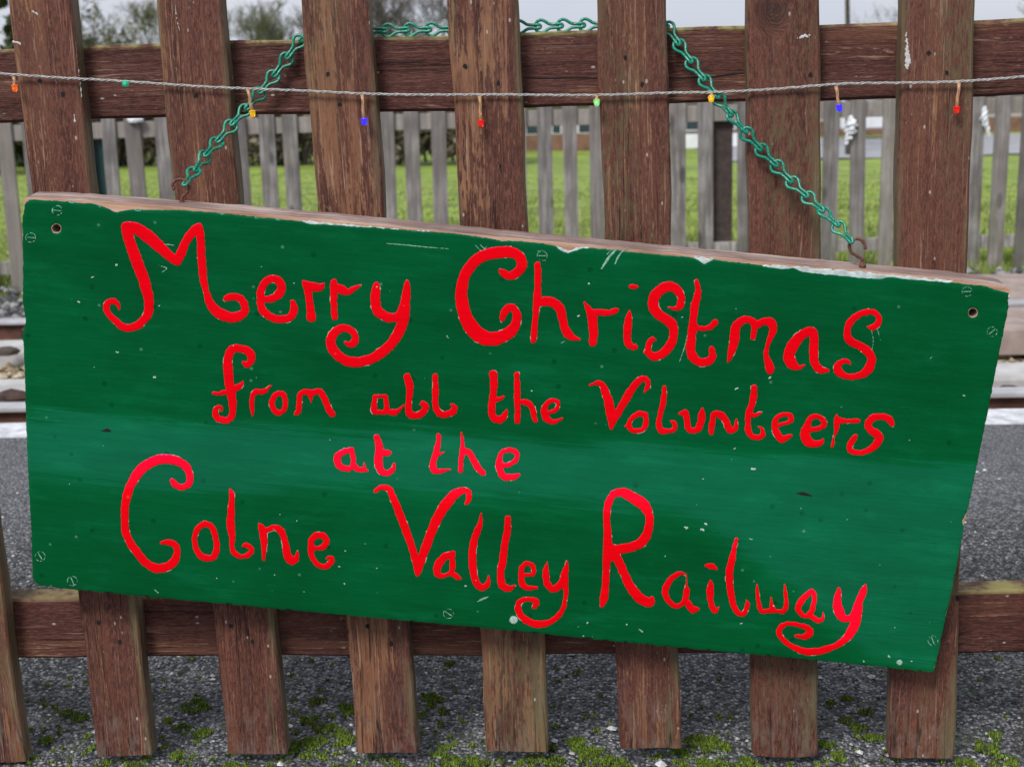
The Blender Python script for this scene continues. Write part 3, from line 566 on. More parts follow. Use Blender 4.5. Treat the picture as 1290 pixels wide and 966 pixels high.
for (x, y, r) in [(864, 663, 2.4), (889, 659, 2), (885, 666, 2.6), (949, 590, 2.8), (886, 603, 1.1), (742, 357, 1), (859, 400, 1.5), (729, 398, 1.4), (1009, 640, .8), (925, 565, 1.4), (1214, 497, 2), (1173, 450, 1.6), (117, 350, 1.6), (100, 380, 1.8), (147, 334, 1.4), (195, 475, 2), (148, 443, 1.6), (136, 420, 1), (564, 424, 1.6), (330, 336, 1.4), (970, 700, 1), (928, 490, 2), (970, 476, 1.8), (1060, 512, 1.2), (428, 713, 1.2), (475, 715, 1.2), (435, 693, 1), (975, 762, 1.2), (789, 786, 1.4), (946, 678, 1.3), (838, 700, .9), (934, 785, 1.4), (1120, 826, 1.6), (1088, 832, .9), (1148, 832, .9), (586, 738, 1.4), (434, 734, 1), (383, 745, .8), (740, 784, 1.2), (729, 789, 1), (747, 801, 1.2), (670, 492, .9), (735, 801, 1)]+[(random.uniform(60, 1200), 0, random.uniform(.3, .6)) for _ in range(45)]:
    if y == 0:
        y = random.uniform(265+x*.088, 725+x*.088)
        if y > 740+x*.085: continue
    sign_mark('paint_fleck', [[(x-.5*r, y+r*.3*random.uniform(-1, 1), r*.55), (x+.5*r, y+random.uniform(-.8, .8)*r, r*.5)]], MAT['chalk'], .0009, 1.5, .45, fl, .0002)
tag(joined('paint_fleck', fl, MAT['chalk'], sign), kind='stuff')
for (x, y, col, ang) in [(72.5, 265, 'green', .1), (39, 299, 'green', .1), (1218, 367, 'green', 0), (1249.5, 417.5, 'green', -.7), (51, 700, 'green', 1), (91.5, 731, 'green', 1.2), (565, 772, 'green', .6), (1175, 806, 'green', 1.2), (1133, 833.5, 'chalk', 0), (647, 780, 'chalk', 1.3), (683, 800-478, 'green', 0)]:
    r = 6.3 if col == 'green' else (5 if x < 700 else 3.4)
    so_ = [[(x+r*.55*math.cos(a)*.9, y+r*.55*math.sin(a)*.9, r*.45) for a in np.linspace(0, 6.283, 7)]]
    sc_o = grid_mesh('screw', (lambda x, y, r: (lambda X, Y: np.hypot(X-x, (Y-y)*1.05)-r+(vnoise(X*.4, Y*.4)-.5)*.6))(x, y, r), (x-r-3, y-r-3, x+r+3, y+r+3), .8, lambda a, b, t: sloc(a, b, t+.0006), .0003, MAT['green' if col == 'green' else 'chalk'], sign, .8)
    rg = []
    a0 = random.random()*6
    for (s0, s1) in ((0, 1.9), (2.3, 3.7), (4.2, 5.6)):
        sign_mark('ring', [[(x+r*math.cos(a0+a), y+r*.95*math.sin(a0+a), random.uniform(.12, .5)) for a in np.linspace(s0, s1, 6)]], MAT['fleck'], .00095, .5, .4, rg, .00006)
    sign_mark('slot', [[(x-r*.7*math.cos(ang), y-r*.7*math.sin(ang), .4), (x+r*.7*math.cos(ang), y+r*.7*math.sin(ang), .5)]], MAT['fleck' if col == 'green' else 'hole'], .00095, .5, .4, rg, .00006)
    rim_ = joined('flaked_rim', rg, MAT['fleck'], sc_o); tag(rim_, kind='stuff')
# screw hooks in the top edge (traced in the picture plane, standing at the middle of the board's thickness)
def on_plane_y(pts, y): return [on_y(px, py, y) for px, py in pts]
bpy.context.view_layer.update()
SInv = sign.matrix_world.inverted()
def hook(pts, yb, rad=.00165):
    P = np.array([list(on_y(a, b, yb)) for a, b in pts]); C = catmull(P, .002)
    # lean the open end a little towards the viewer so that it is not flat
    C[:, 1] += np.linspace(-.004, .001, len(C))
    C = [SInv @ Vector(c) for c in C]
    return tube_obj('screw_hook', C, [rad*(1+.12*math.sin(i*1.7)) for i in range(len(C))], MAT['rust'], sign, 8)
hook([(220.8, 239), (218.4, 232), (224, 226.3), (233.5, 227), (239, 233), (236.5, 241.5), (230.5, 247.5), (228.5, 253), (229, 261)], -.064)
hook([(1089.5, 313.5), (1088, 306), (1081, 300.5), (1073.5, 302.8), (1069.6, 309), (1072.3, 317.5), (1079.5, 322.3), (1085.6, 326.5), (1087, 332), (1087, 339)], -.060)
for (a, b) in ((229, 254.5), (1087, 332.5)):
    c = SInv @ on_y(a, b, -.062)
    tube_obj('hook_collar', [c+Vector((0, 0, -.004)), c+Vector((0, 0, .0006)), c+Vector((0, 0, .0012))], [.0034, .0034, .0018], MAT['rust'], sign, 12)

# ================================================================== chain of double-wire links
def link_mesh():
    half = [(-.0060, 0), (-.0056, .0029), (-.0040, .0053), (-.0012, .0067), (.0018, .0064), (.0048, .0046), (.0074, .0026), (.0100, .0018), (.0150, .0017), (.0190, .0019), (.0214, .0018), (.0228, 0)]
    pts = half + [(x, -y) for x, y in half[-2:0:-1]]
    Z = lambda x: .0019*max(0, min(1, (x-.0135)/.004)) - .0009*max(0, min(1, (x-.0195)/.003))
    P = [(x, y, Z(x)) for x, y in pts]; P2 = []
    for i in range(len(P)):
        a, b = np.array(P[i]), np.array(P[(i+1) % len(P)]); P2 += [a, (a+b)/2]
    P2 = [tuple(.25*np.array(P2[i-1])+.5*np.array(P2[i])+.25*np.array(P2[(i+1) % len(P2)])) for i in range(len(P2))]
    v, f = tube(P2, .00162, 8, True)
    me = bpy.data.meshes.new('link'); me.from_pydata([tuple(a) for a in v], [], f); me.materials.append(MAT['chain']); me.polygons.foreach_set('use_smooth', [True]*len(f)); return me
LM = link_mesh()
chain = tag(empty('hanging_chain', (0, 0, 0)), 'emerald green plastic coated chain looped over the top rail, holding up the sign', 'chain')
cp = [(234, 232, -.066), (250, 208, -.044), (272, 181, -.020), (299, 150, -.008), (322, 124, .004), (348, 92, .012), (366, 68, .014), (378, 51, .017), (388, 42, .024), (402, 39, .031), (440, 39.5, .033), (475, 39, .033), (520, 38, .033), (565, 37, .033), (610, 35.5, .033), (655, 34.5, .033), (705, 33, .033), (750, 32, .033), (800, 31.5, .033), (826, 31, .033), (838, 32, .024), (847, 43, .016), (860, 64, .012), (880, 92, .004), (905, 124, -.004), (938, 166, -.009), (975, 206, -.012), (1008, 240, -.024), (1040, 269, -.042), (1071, 303, -.064)]
C = catmull([list(on_y(a, b, y)) for a, b, y in cp], .0008); seg = np.linalg.norm(np.diff(C, axis=0), axis=1); arc = np.r_[0, np.cumsum(seg)]
per = .0226; nl = int(round(arc[-1]/per)); per = arc[-1]/nl
at_arc = lambda s: np.array([np.interp(s, arc, C[:, k]) for k in range(3)])
for k in range(nl):
    # on the left the narrow ends point to the sign, so build from the far end there
    a = Vector(at_arc(k*per+.004)); b = Vector(at_arc((k+1)*per+.004 if (k+1)*per+.004 < arc[-1] else arc[-1]))
    if k < 11: a, b = Vector(at_arc((k+1)*per-.004)), Vector(at_arc(max(0, k*per-.004)))
    t = (b-a).normalized(); onr = 9 < k < 25; view = Vector((.05, -1, .12 if onr else .18)); zc = (view-t*view.dot(t)).normalized(); yc = zc.cross(t)
    tw = random.uniform(-.12, .12) if onr else random.uniform(-.35, .35) + (.4 if k % 2 else -.2); zc2 = zc*math.cos(tw)+yc*math.sin(tw); yc2 = zc2.cross(t)
    o = bpy.data.objects.new('link', LM); COL.objects.link(o); o.parent = chain
    o.matrix_world = Matrix(((t.x, yc2.x, zc2.x, a.x), (t.y, yc2.y, zc2.y, a.y), (t.z, yc2.z, zc2.z, a.z), (0, 0, 0, 1)))

# ================================================================== string of little lights
def tinted(name, col, em=0., **k):
    m = M(name); m.set(color=col, rough=.12, trans=.62, ior=1.45, emit=col, emits=em, spec=.6); return m.m
MAT['cable'] = plain('clear_cable', (.42, .385, .36), .35, .25, 350, spec=.6, sss=.2)
MAT['stem'] = tinted('amber_clear_stem', (.9, .56, .32)); 
BC = {'red': ((.9, .03, .02), .1), 'blue': ((.05, .04, .95), .32), 'green': ((.03, .72, .42), .08), 'yellow': ((.95, .6, .02), .1), 'lime': ((.35, .8, .3), .12), 'orange': ((.9, .2, .03), .12)}
for k, (c, e) in BC.items(): MAT['led_'+k] = tinted('led_'+k, c, e)
lights = tag(empty('string_lights', (0, 0, 0)), 'clear twisted cable of tiny coloured Christmas bulbs strung across the fence', 'string lights')
cab = [(-330, 70), (-140, 84), (0, 93), (110, 100), (215, 107), (310, 111.5), (380, 115), (450, 118), (560, 119.5), (660, 120), (755, 119.5), (830, 118), (900, 116.5), (975, 112), (1055, 106.5), (1130, 105), (1206, 102.5), (1290, 97), (1430, 86), (1640, 62), (1960, 28)]
cy_ = [-.006, -.006, -.006, -.004, -.005, -.006, -.005, -.006, -.005, -.004, -.005, -.005, -.006, -.004, -.006, -.005, -.006, -.005, -.006, -.005, -.005]
C = catmull([list(on_y(a, b, y)) for (a, b), y in zip(cab, cy_)], .0015)
for ph in (0, 2.09, 4.19):
    pts = []
    for i, c in enumerate(C):
        a = i*.0015/.0028+ph+.7*math.sin(i*.013); rr = .00105*(1+.35*math.sin(i*.041+ph)); rr *= .8; pts.append((c[0], c[1]+rr*math.sin(a)-.001, c[2]+rr*math.cos(a)+.0004*math.sin(i*.05)))
    tube_obj('cable_strand', pts, .00064, MAT['cable'], lights, 5)
def led(px, py, tx, ty, col, long=True):
    """bulb: clear stem from the cable at (px, py) to the tip (tx, ty)"""
    a = on_y(px, py, -.0085); b = on_y(tx, ty, -.0115 if long else -.016); d = (b-a); L = d.length; d.normalize()
    r = tag(empty('bulb', tuple(a))); r.parent = lights
    st = tube_obj('stem', [Vector((0, 0, 0)), d*L*.25+Vector((.0005, 0, 0)), d*L*.5+Vector((-.0003, 0, 0)), d*(L-.0058)], [.0020, .0015, .0016, .0019], MAT['stem'], r, 8)
    tube_obj('lead_wire', [Vector((.0005, -.0012, 0)), d*L*.5+Vector((0, -.0012, 0))], [.0004, .0004], MAT['rust'], r, 5)
    prof = [(.0, .0016), (.0002, .0033), (.0012, .0035), (.0016, .0029), (.004, .0029), (.0056, .0025), (.0068, .0015), (.0072, .0002)]
    base = d*(L-.0062); V, Fc = tube([base+d*z for z, _ in prof], [q for _, q in prof], 12)
    mesh_obj('lens', V, Fc, MAT['led_'+col], r, True)
    return r
for a in [(17, 97, 19, 115, 'orange', 1), (158, 105, 158, 107, 'green', 0), (312, 113, 319, 147, 'yellow', 1), (456, 119, 459, 157, 'blue', 1), (604, 121, 606, 159, 'red', 1), (751, 120, 752, 133, 'lime', 0), (896, 118, 896, 128, 'yellow', 0), (1053, 109, 1058, 140, 'blue', 1), (1208, 104, 1205, 142, 'red', 1)]:
    b = led(*a); b['label'] = {'orange': 'orange bulb', 'green': 'green bulb', 'yellow': 'amber bulb', 'blue': 'blue bulb', 'red': 'red bulb', 'lime': 'pale green bulb'}[a[4]]

# drips and scuffs of white on the pickets
def picket_mark(i, strokes, rough=1.6, thr=None):
    strokes = [[(x, y, r) for x, y, r in st] for st in strokes]; L0 = np.array(pickets[i].location)
    ax = [p[0] for st in strokes for p in st]; ay = [p[1] for st in strokes for p in st]
    def place(a, b, t):
        d = CR*((a[..., None]-PW/2)/F) - CU*((b[..., None]-PH/2)/F) + CF; k = (-.0004-CAM[1])/d[..., 1]; P = CAM+d*k[..., None]-L0; P[..., 1] -= t; return P
    grid_mesh('white_mark', lambda X, Y: sdf_strokes(strokes, X, Y)+(vnoise(X*.5+3, Y*.4)-.5)*rough, (min(ax)-6, min(ay)-6, max(ax)+6, max(ay)+6), .7, place, .0003, MAT['white_mark'], pickets[i], 1)
picket_mark(6, [[(1141.5, 42, .9), (1142.5, 60, 1.8), (1144, 76, 3.8), (1143, 84, 2.5)], [(1143, 70, 2), (1147, 76, 1.5)]], 3.2)
picket_mark(5, [[(1006, 48, 1.2), (1013, 46, 2), (1021, 44, .6)]], 2.8); picket_mark(1, [[(221, 0, .1), (222, 20, .25), (228, 45, .1)]], 1)
picket_mark(0, [[(99, 88, .2), (101, 105, .5), (103, 122, .3)], [(93, 142, .4), (94, 153, 1.1)], [(41, 14, .6), (47, 18, 1)], [(17, 53, 1), (25, 55, 1.6)]], 1.8)

# ================================================================== ground and railway
def asphalt():
    m = M('platform_asphalt'); P = m.obj(); x, y, z = m.sep(P)
    v1 = m.vor(P, 210); c1 = m.sep(m.vor(P, 210, 'F1', 'Color')); v2 = m.vor(P, 95, 'F1', 'Color'); big = m.noise(P, 3.5, 5, .6); mid = m.noise(P, 30, 4)
    g = m.math('ADD', m.math('MULTIPLY', c1[0], .6), m.math('MULTIPLY', mid, .4))
    c = m.ramp(g, (.25, (.016, .017, .019)), (.48, (.092, .094, .10)), (.72, (.38, .38, .39)))
    c = m.mix(m.step(v1, .35, .6, 0, .6), c, (.018, .018, .02))
    far = m.step(y, .5, 1.3); c = m.mix(m.math('MULTIPLY', far, .35), c, (.24, .24, .26))
    spv = m.vor(P, 75); spc = m.sep(m.vor(P, 75, 'F1', 'Color'))
    c = m.mix(m.math('MULTIPLY', m.step(spv, .12, .28, 1, 0), m.math('GREATER_THAN', spc[0], .955)), c, (.62, .62, .62))
    ms = m.math('MULTIPLY', m.step(m.noise(P, 11, 5, .65), .52, .66), m.step(y, .95, .1)); c = m.mix(m.math('MULTIPLY', ms, .55), c, (.06, .085, .02))
    c = m.mix(m.step(big, .4, .7, 0, .25), c, (.05, .05, .055))
    h = m.math('SUBTRACT', m.math('MULTIPLY', c1[1], .6), v1)
    m.set(color=c, rough=.72, spec=.4, normal=m.bump(h, .007, 1.)); return m.m
MAT['asphalt'] = asphalt()
def sheet(name, x0, x1, y0, y1, z, mat, nx=1, ny=1, fz=None):
    xs = np.linspace(x0, x1, nx+1); ys = np.linspace(y0, y1, ny+1); V = [(a, b, z if fz is None else fz(a, b)) for b in ys for a in xs]
    Fc = [(j*(nx+1)+i, j*(nx+1)+i+1, (j+1)*(nx+1)+i+1, (j+1)*(nx+1)+i) for j in range(ny) for i in range(nx)]
    return mesh_obj(name, V, Fc, mat)
E1 = 1.50
tag(box_obj('platform', (-30, 30, -40, E1, -.5, 0), MAT['asphalt']), kind='structure')
MAT['whitepaint'] = plain('worn_white_paint', (.54, .55, .58), .7, .3, 25)
tag(box_obj('platform_edge', (-30, 30, E1+.001, E1+.125, -.5, .004), MAT['whitepaint'], None, .004), kind='structure')
# field falling gently away behind the line
def fieldz(x, y):
    t = min(1, max(0, (y-6.4)/22)); q = min(1, max(0, (x+5)/4)); return -.415-(.70+.28*q*q*(3-2*q))*t - max(0, y-29)*.012 + .02*math.sin(x*1.3+y)*min(1, max(0, y-6.6))
def grass_mat():
    m = M('field_grass'); P = m.obj(); n = m.noise(P, 2.2, 6, .65); n2 = m.noise(m.map(P, (14, 5, 14)), 1, 5, .7)
    c = m.ramp(m.math('ADD', m.math('MULTIPLY', n, .5), m.math('MULTIPLY', n2, .5)), (.32, (.10, .16, .022)), (.48, (.22, .315, .035)), (.62, (.32, .43, .06)), (.75, (.40, .44, .13)))
    w_ = m.noise(m.map(P, (.9, 2.6, 1)), 1, 5, .7); c = m.mix(m.step(w_, .46, .6, 0, .75), c, (.10, .13, .03)); c = m.mix(m.step(m.noise(m.map(P, (1.6, 4, 1), (5, 3, 0)), 1, 4, .7), .58, .7, 0, .6), c, (.34, .30, .13))
    m.set(color=c, rough=.8, normal=m.bump(n2, .05, .6)); return m.m
MAT['grass'] = grass_mat()
tag(sheet('field', -400, 400, 5.2, 700, 0, MAT['grass'], 60, 60, lambda a, b: fieldz(a, b)), kind='structure')
# finer near part of the field sits in one sheet with the gravel verge
def ballast(name, c0, c1, c2, sc=38):
    m = M(name); P = m.obj(); v = m.vor(P, sc); c = m.sep(m.vor(P, sc, 'F1', 'Color')); n = m.noise(P, 4, 4)
    col = m.ramp(m.math('ADD', m.math('MULTIPLY', c[0], .7), m.math('MULTIPLY', n, .3)), (.2, c0), (.5, c1), (.8, c2)); col = m.mix(m.step(v, .4, .65, 0, .7), col, tuple(x*.3 for x in c0))
    m.set(color=col, rough=.85, normal=m.bump(m.math('SUBTRACT', 1., v), .03, 1)); return m.m
MAT['tan'] = ballast('tan_ballast', (.17, .11, .06), (.42, .33, .2), (.62, .53, .38)); MAT['dgravel'] = ballast('dark_gravel', (.025, .025, .028), (.075, .073, .075), (.22, .21, .21), 26)
tag(sheet('ballast_bed', -30, 30, E1, 4.9, -.33, MAT['tan']), kind='structure')
tag(sheet('gravel_verge', -30, 30, 4.62, 5.95, -.325, MAT['dgravel'], 120, 4, lambda a, b: -.318-.09*max(0, (b-4.9)/1.1)+.012*math.sin(a*3+b*5)), kind='structure')
stuff_stones = []
def octa(c, r, flat=.7):
    a = random.random()*6.28; pts = []
    for k in range(5): th = a+k*1.2566; rr = r*random.uniform(.65, 1.15); pts.append((c[0]+rr*math.cos(th), c[1]+rr*math.sin(th), c[2]+r*flat*random.uniform(-.25, .25)))
    V = pts+[(c[0]+r*.2*random.uniform(-1, 1), c[1]+r*.2*random.uniform(-1, 1), c[2]+r*flat), (c[0], c[1], c[2]-r*flat)]
    return np.array(V), np.array([(k, (k+1) % 5, 5) for k in range(5)]+[((k+1) % 5, k, 6) for k in range(5)])
def scatter(name, n, gen, mat, smooth=False):
    L = [octa(*gen()) for _ in range(n)]; return tag(joined(name, L, mat, None, smooth), kind='stuff')
def rnd_mat(name, ramp_, rough=.8, scale=9):
    m = M(name); g = m.n.new('ShaderNodeNewGeometry').outputs['Random Per Island']; c = m.ramp(g, *ramp_); n = m.noise(m.obj(), 300, 2)
    m.set(color=m.mix(m.step(n, .3, .7, 0, .4), c, (.05, .05, .05)), rough=rough); return m.m
MAT['grit'] = rnd_mat('dark_grit', ((.0, (.022, .023, .026)), (.5, (.11, .113, .125)), (.9, (.24, .24, .255)), (1., (.55, .55, .55))))
MAT['chip'] = rnd_mat('pale_chippings', ((.0, (.35, .34, .33)), (.5, (.6, .6, .6)), (1., (.75, .73, .68))))
MAT['tanstone'] = rnd_mat('tan_stone', ((.0, (.16, .11, .06)), (.4, (.42, .33, .2)), (.8, (.6, .52, .38)), (1., (.75, .7, .6))))
MAT['darkstone'] = rnd_mat('grey_stone', ((.0, (.03, .03, .03)), (.6, (.12, .12, .125)), (1., (.4, .39, .38))))
def ggen():
    y = random.random()**1.5*.95-.08; r = random.uniform(.0013, .0032); return (random.uniform(-1.0, .95), y, r*.15), r, .75
scatter('loose_grit', 32000, ggen, MAT['grit'])
def cgen():
    y = random.random()**1.2*1.4-.05; r = random.uniform(.0018, .0042) if random.random() < .85 else random.uniform(.004, .007); return (random.uniform(-1.1, 1.3), y, r*.3), r, .6
scatter('pale_chips', 620, cgen, MAT['chip'])
for (px, py, r, lb) in [(771, 917, .0068, 'larger square white stone chip on the dark platform between two pickets'), (832, 962, .008, 'pale stone at the foot of the fence, near the cracked picket'), (353, 962, .006, 'small white stone lying in moss at the foot of the fence'), (1083, 947, .006, 'white stone chip beside the foot of the last picket but one'), (1098, 852, .0075, 'flat white stone chip just below the right half of the sign')]:
    p = on_z(px, py, .003); V, Fc = octa(p, r, .55); o = arrays_mesh('stone_chip', V-np.array(p), Fc, MAT['chip'], None, False); o.location = p; tag(o, lb, 'stone', 'white stone chips on the platform')
scatter('ballast_stones', 9000, lambda: ((random.uniform(-4.5, 4), random.uniform(2.4, 4.75), -.322), random.uniform(.012, .03), .7), MAT['tanstone'])
scatter('verge_stones', 5000, lambda: ((random.uniform(-6, 6), random.uniform(4.7, 5.9), -.33), random.uniform(.01, .032), .7), MAT['darkstone'])

# moss cushions by the feet of the pickets
def moss_mat():
    m = M('moss'); g = m.n.new('ShaderNodeNewGeometry').outputs['Random Per Island']
    m.set(color=m.ramp(g, (0, (.015, .026, .003)), (.45, (.065, .11, .006)), (1, (.22, .33, .02))), rough=.85); return m.m
MAT['moss'] = moss_mat()
ms = [(84, 897, 6), (100, 902, 8), (60, 930, 8), (245, 886, 14), (235, 914, 9), (256, 922, 10), (222, 948, 8), (212, 905, 5), (375, 945, 22), (395, 935, 16), (432, 928, 20), (408, 914, 12), (400, 882, 9), (430, 890, 6), (392, 905, 10), (440, 895, 8), (546, 882, 12), (562, 893, 8), (538, 876, 8), (556, 945, 14), (570, 958, 12), (600, 958, 12), (530, 900, 5), (722, 934, 12), (742, 943, 16), (735, 948, 12), (756, 962, 20), (780, 964, 16), (700, 958, 10), (690, 940, 8), (880, 933, 14), (905, 934, 15), (895, 940, 10), (855, 945, 10), (868, 958, 16), (900, 962, 16), (940, 960, 12), (960, 935, 9), (568, 835, 6), (1062, 903, 8), (1090, 895, 8), (1045, 885, 6), (1080, 915, 9), (1100, 930, 10), (1060, 950, 10), (1240, 940, 14), (1258, 925, 9), (1215, 962, 12), (1270, 955, 10), (1040, 935, 8), (1068, 880, 6), (660, 965, 14), (130, 962, 10), (180, 962, 12), (300, 964, 14), (500, 964, 14)]
ML = []
def moss_clump(c, R, dens):
    for _ in range(int(dens)):
        a = random.random()*6.28; q = R*math.sqrt(random.random()); x = c[0]+q*math.cos(a); y = c[1]+q*math.sin(a)*1.1; hz = R*.42*(1-(q/R)**2)+.0015; r = random.uniform(.0006, .0013); th = random.random()*6.28
        dx, dy = r*math.cos(th), r*math.sin(th); lx, ly = random.uniform(-.0015, .0015), random.uniform(-.0015, .0015); hh = random.uniform(.0012, .0032)
        ML.append((np.array([(x-dx, y-dy, hz-.001), (x+dx, y+dy, hz-.001), (x+dy, y-dx, hz-.001), (x+lx, y+ly, hz+hh)]), np.array([(0, 1, 3), (1, 2, 3), (2, 0, 3)])))
for (px, py, r) in ms:
    c = on_z(px, py+3, 0)
    for _ in range(max(3, int(r*.9))):
        q = r*.00085*math.sqrt(random.random()); a = random.random()*6.28; R = random.uniform(.0025, .0062); moss_clump((c[0]+q*1.2*math.cos(a), c[1]+q*1.3*math.sin(a), 0), R, 1.5e6*R*R)
for _ in range(700):
    c = (random.uniform(-.75, .25) if random.random() < .7 else random.uniform(-1, .9), random.random()**2.4*.75-.02, 0); R = random.uniform(.0015, .005); moss_clump(c, R, 1.2e6*R*R+8)
for _ in range(110):
    c = (random.uniform(-1, .9), random.uniform(-.06, .02), 0); R = random.uniform(.003, .008); moss_clump(c, R, 9e5*R*R)
tag(joined('moss', ML, MAT['moss'], None, False), kind='stuff')

# ---- the track
track = tag(empty('railway_track', (0, 2.9, -.33)), 'railway track with two steel rails on tan ballast beyond the platform edge', 'railway track')
MAT['railtop'] = plain('worn_rail_head', (.50, .50, .53), .35, .15, 8, metal=.3); MAT['railweb'] = plain('rusted_rail_web', (.085, .035, .022), .8, .4, 20); MAT['concrete'] = plain('pale_concrete', (.42, .41, .40), .85, .2, 9)
MAT['chairs'] = plain('rusted_chair_iron', (.05, .025, .02), .8, .5, 30); MAT['sleeper'] = plain('dark_sleeper_timber', (.06, .045, .038), .9, .4, 14)
def local(o, p): o.location = (-p[0], -p[1], -p[2]); return o
TL = (0, 2.9, -.33)
for yc in (2.70, 4.22):
    bm = bmesh.new(); prof = [(-.07, .0), (.07, .0), (.07, .012), (.012, .03), (.012, .085), (.035, .095), (.035, .1), (-.035, .1), (-.035, .095), (-.012, .085), (-.012, .03), (-.07, .012)]
    A = [bm.verts.new((-25, yc+y, -.312+z)) for y, z in prof]; B = [bm.verts.new((25, yc+y, -.312+z)) for y, z in prof]
    for k in range(12): bm.faces.new((A[k], A[(k+1) % 12], B[(k+1) % 12], B[k]))
    r = bm_obj('rail', bm, MAT['railweb'], track); local(r, TL)
    h = box_obj('rail_head', (-25, 25, yc-.036, yc+.036, -.226, -.209), MAT['railtop'], r, .004)
    for x in np.arange(-7.2, 7.2, .33):
        bm = bmesh.new(); box_bm(bm, x-.06, x+.06, yc-.13, yc-.02, -.322, -.272); vs = box_bm(bm, x-.035, x+.035, yc-.075, yc-.014, -.272, -.235); bmesh.ops.bevel(bm, geom=bm.edges[:], offset=.006, segments=1, affect='EDGES')
        local(bm_obj('rail_chair', bm, MAT['chairs'], track), TL)

    pass
for (ya, yb, nm) in ((3.10, 3.36, 'a'), (3.82, 4.09, 'b')):
    x = -9.
    while x < 9:
        L = 1.22; local(box_obj('concrete_trough', (x+.006, x+L-.006, ya, yb, -.34, -.272+random.uniform(-.003, .003)), MAT['concrete'], track, .006), TL); x += L
# dark clods lying on the near concrete, rusty fishplate at the right
def lump(name, p, s, mat, lab, cat, group=None):
    bm = bmesh.new(); bmesh.ops.create_icosphere(bm, subdivisions=2, radius=1)
    for v in bm.verts: q = v.co.copy(); k = 1+.35*(vnoise(np.array(q.x*2+p[0]*5+9), np.array(q.z*2+q.y*3+9))-.5); v.co = Vector((q.x*s[0]*k, q.y*s[1]*k, max(q.z, -.5)*s[2]*k))
    o = bm_obj(name, bm, mat, None); o.location = p; tag(o, lab, cat, group); return o
lump('clod', on_z(16, 508, -.268)+Vector((0, 0, .02)), (.055, .04, .028), MAT['chairs'], 'dark clod on the concrete beside the near rail, at the left of the sign', 'clod')
lump('clod', on_z(9, 449, -.268)+Vector((0, 0, .018)), (.05, .04, .022), MAT['sleeper'], 'dark lump on the ballast between the rails, at the left of the sign', 'clod')
lump('clod', on_z(1275, 505, -.268)+Vector((0, 0, .018)), (.055, .035, .03), MAT['chairs'], 'brown clod on the concrete beside the near rail, at the right of the sign', 'clod')
# boarded crossing at the right
MAT['deck'] = plain('weathered_deck_board', (.30, .235, .21), .85, .2, 10)
cross = tag(empty('board_crossing', (2.0, 3.9, -.3)), 'pinkish grey timber boards laid across the track, right of the sign', 'crossing')
for k, (ya, yb) in enumerate(((3.66, 3.95), (3.955, 4.11), (4.25, 4.60), (4.605, 4.95))):
    o = box_obj('board', (1.36+.02*(k % 2)-.0*k, 5.2, ya, yb, -.31, -.215+.003*(k % 2)), MAT['deck'], cross, .005); o.location = (-2., -3.9, .3)
o = box_obj('edge_beam', (1.30, 1.36, 3.62, 4.12, -.325, -.225), MAT['sleeper'], cross, .005); o.location = (-2., -3.9, .3)

# ================================================================== far grey fence
FD = on_depth(645, 400, 7.94); fx = Vector((CR[0], CR[1], 0)).normalized(); fn = Vector((-fx.y, fx.x, 0))   # along, away
def fplane(px, py, off=0):
    # point on the vertical plane of the far fence
    d = Vector(ray(px, py)); o = Vector(CAM); t = ((FD+fn*off)-o).dot(fn)/d.dot(fn); return o+d*t
FB = -.415
ff = tag(empty('field_fence', (FD.x, FD.y, FB)), 'weathered grey picket fence along the field beyond the track', 'fence'); ff.rotation_euler = (0, 0, math.atan2(fx.y, fx.x))
known = [(14, 18), (144, 16), (177, 19), (210, 18), (308, 18), (341, 19), (371, 18), (490, 17), (522, 18), (554, 18), (687, 18), (720, 17), (752, 17), (854, 19), (889, 18), (938, 17), (1044, 19), (1080, 18), (1116, 17), (1226, 18), (1256, 18), (1289, 18)]
along = lambda px: (fplane(px, 250)-FD).dot(fx)
known = sorted((along(a), w_/1800*7.94) for a, w_ in known); xsf = list(known); step_ = .149
allx = []
for k in range(len(known)-1):
    a, b = known[k][0], known[k+1][0]; m_ = int(round((b-a)/step_))
    allx.append(known[k])
    for j in range(1, m_): allx.append((a+(b-a)*j/m_, .078))
allx.append(known[-1])
for k in range(1, 40): allx.append((known[0][0]-k*step_+random.uniform(-.006, .006), .078)); allx.append((known[-1][0]+k*step_+random.uniform(-.006, .006), .078))
for (x, wd) in allx:
    bm = bmesh.new(); hw = wd/2; t = .02; top = 1.03+random.uniform(-.012, .012); b0 = random.uniform(.0, .02); tl = random.uniform(-.012, .012)
    pr = [(-hw, b0), (hw, b0+random.uniform(-.01, .01)), (hw, top-.025), (hw*.5, top), (-hw*.5, top), (-hw, top-.025)]
    A = [bm.verts.new((px+tl*pz, -t, pz)) for px, pz in pr]; B = [bm.verts.new((px+tl*pz, 0, pz)) for px, pz in pr]
    bm.faces.new(A); bm.faces.new(B[::-1])
    for k in range(6): bm.faces.new((A[k], B[k], B[(k+1) % 6], A[(k+1) % 6]))
    o = bm_obj('picket', bm, MAT['grey'], ff); o.location = (x, 0, 0)
for (za, zb) in ((.84, .925), (.115, .185)):
    o = box_obj('rail', (-8.5, 8.5, .001, .04, za, zb), MAT['greypale'], ff, .004)
MAT['brownpost'] = plain('dark_brown_post', (.052, .036, .031), .8, .3, 30); MAT['greenpost'] = plain('dark_green_post', (.006, .042, .04), .5, .2, 30)
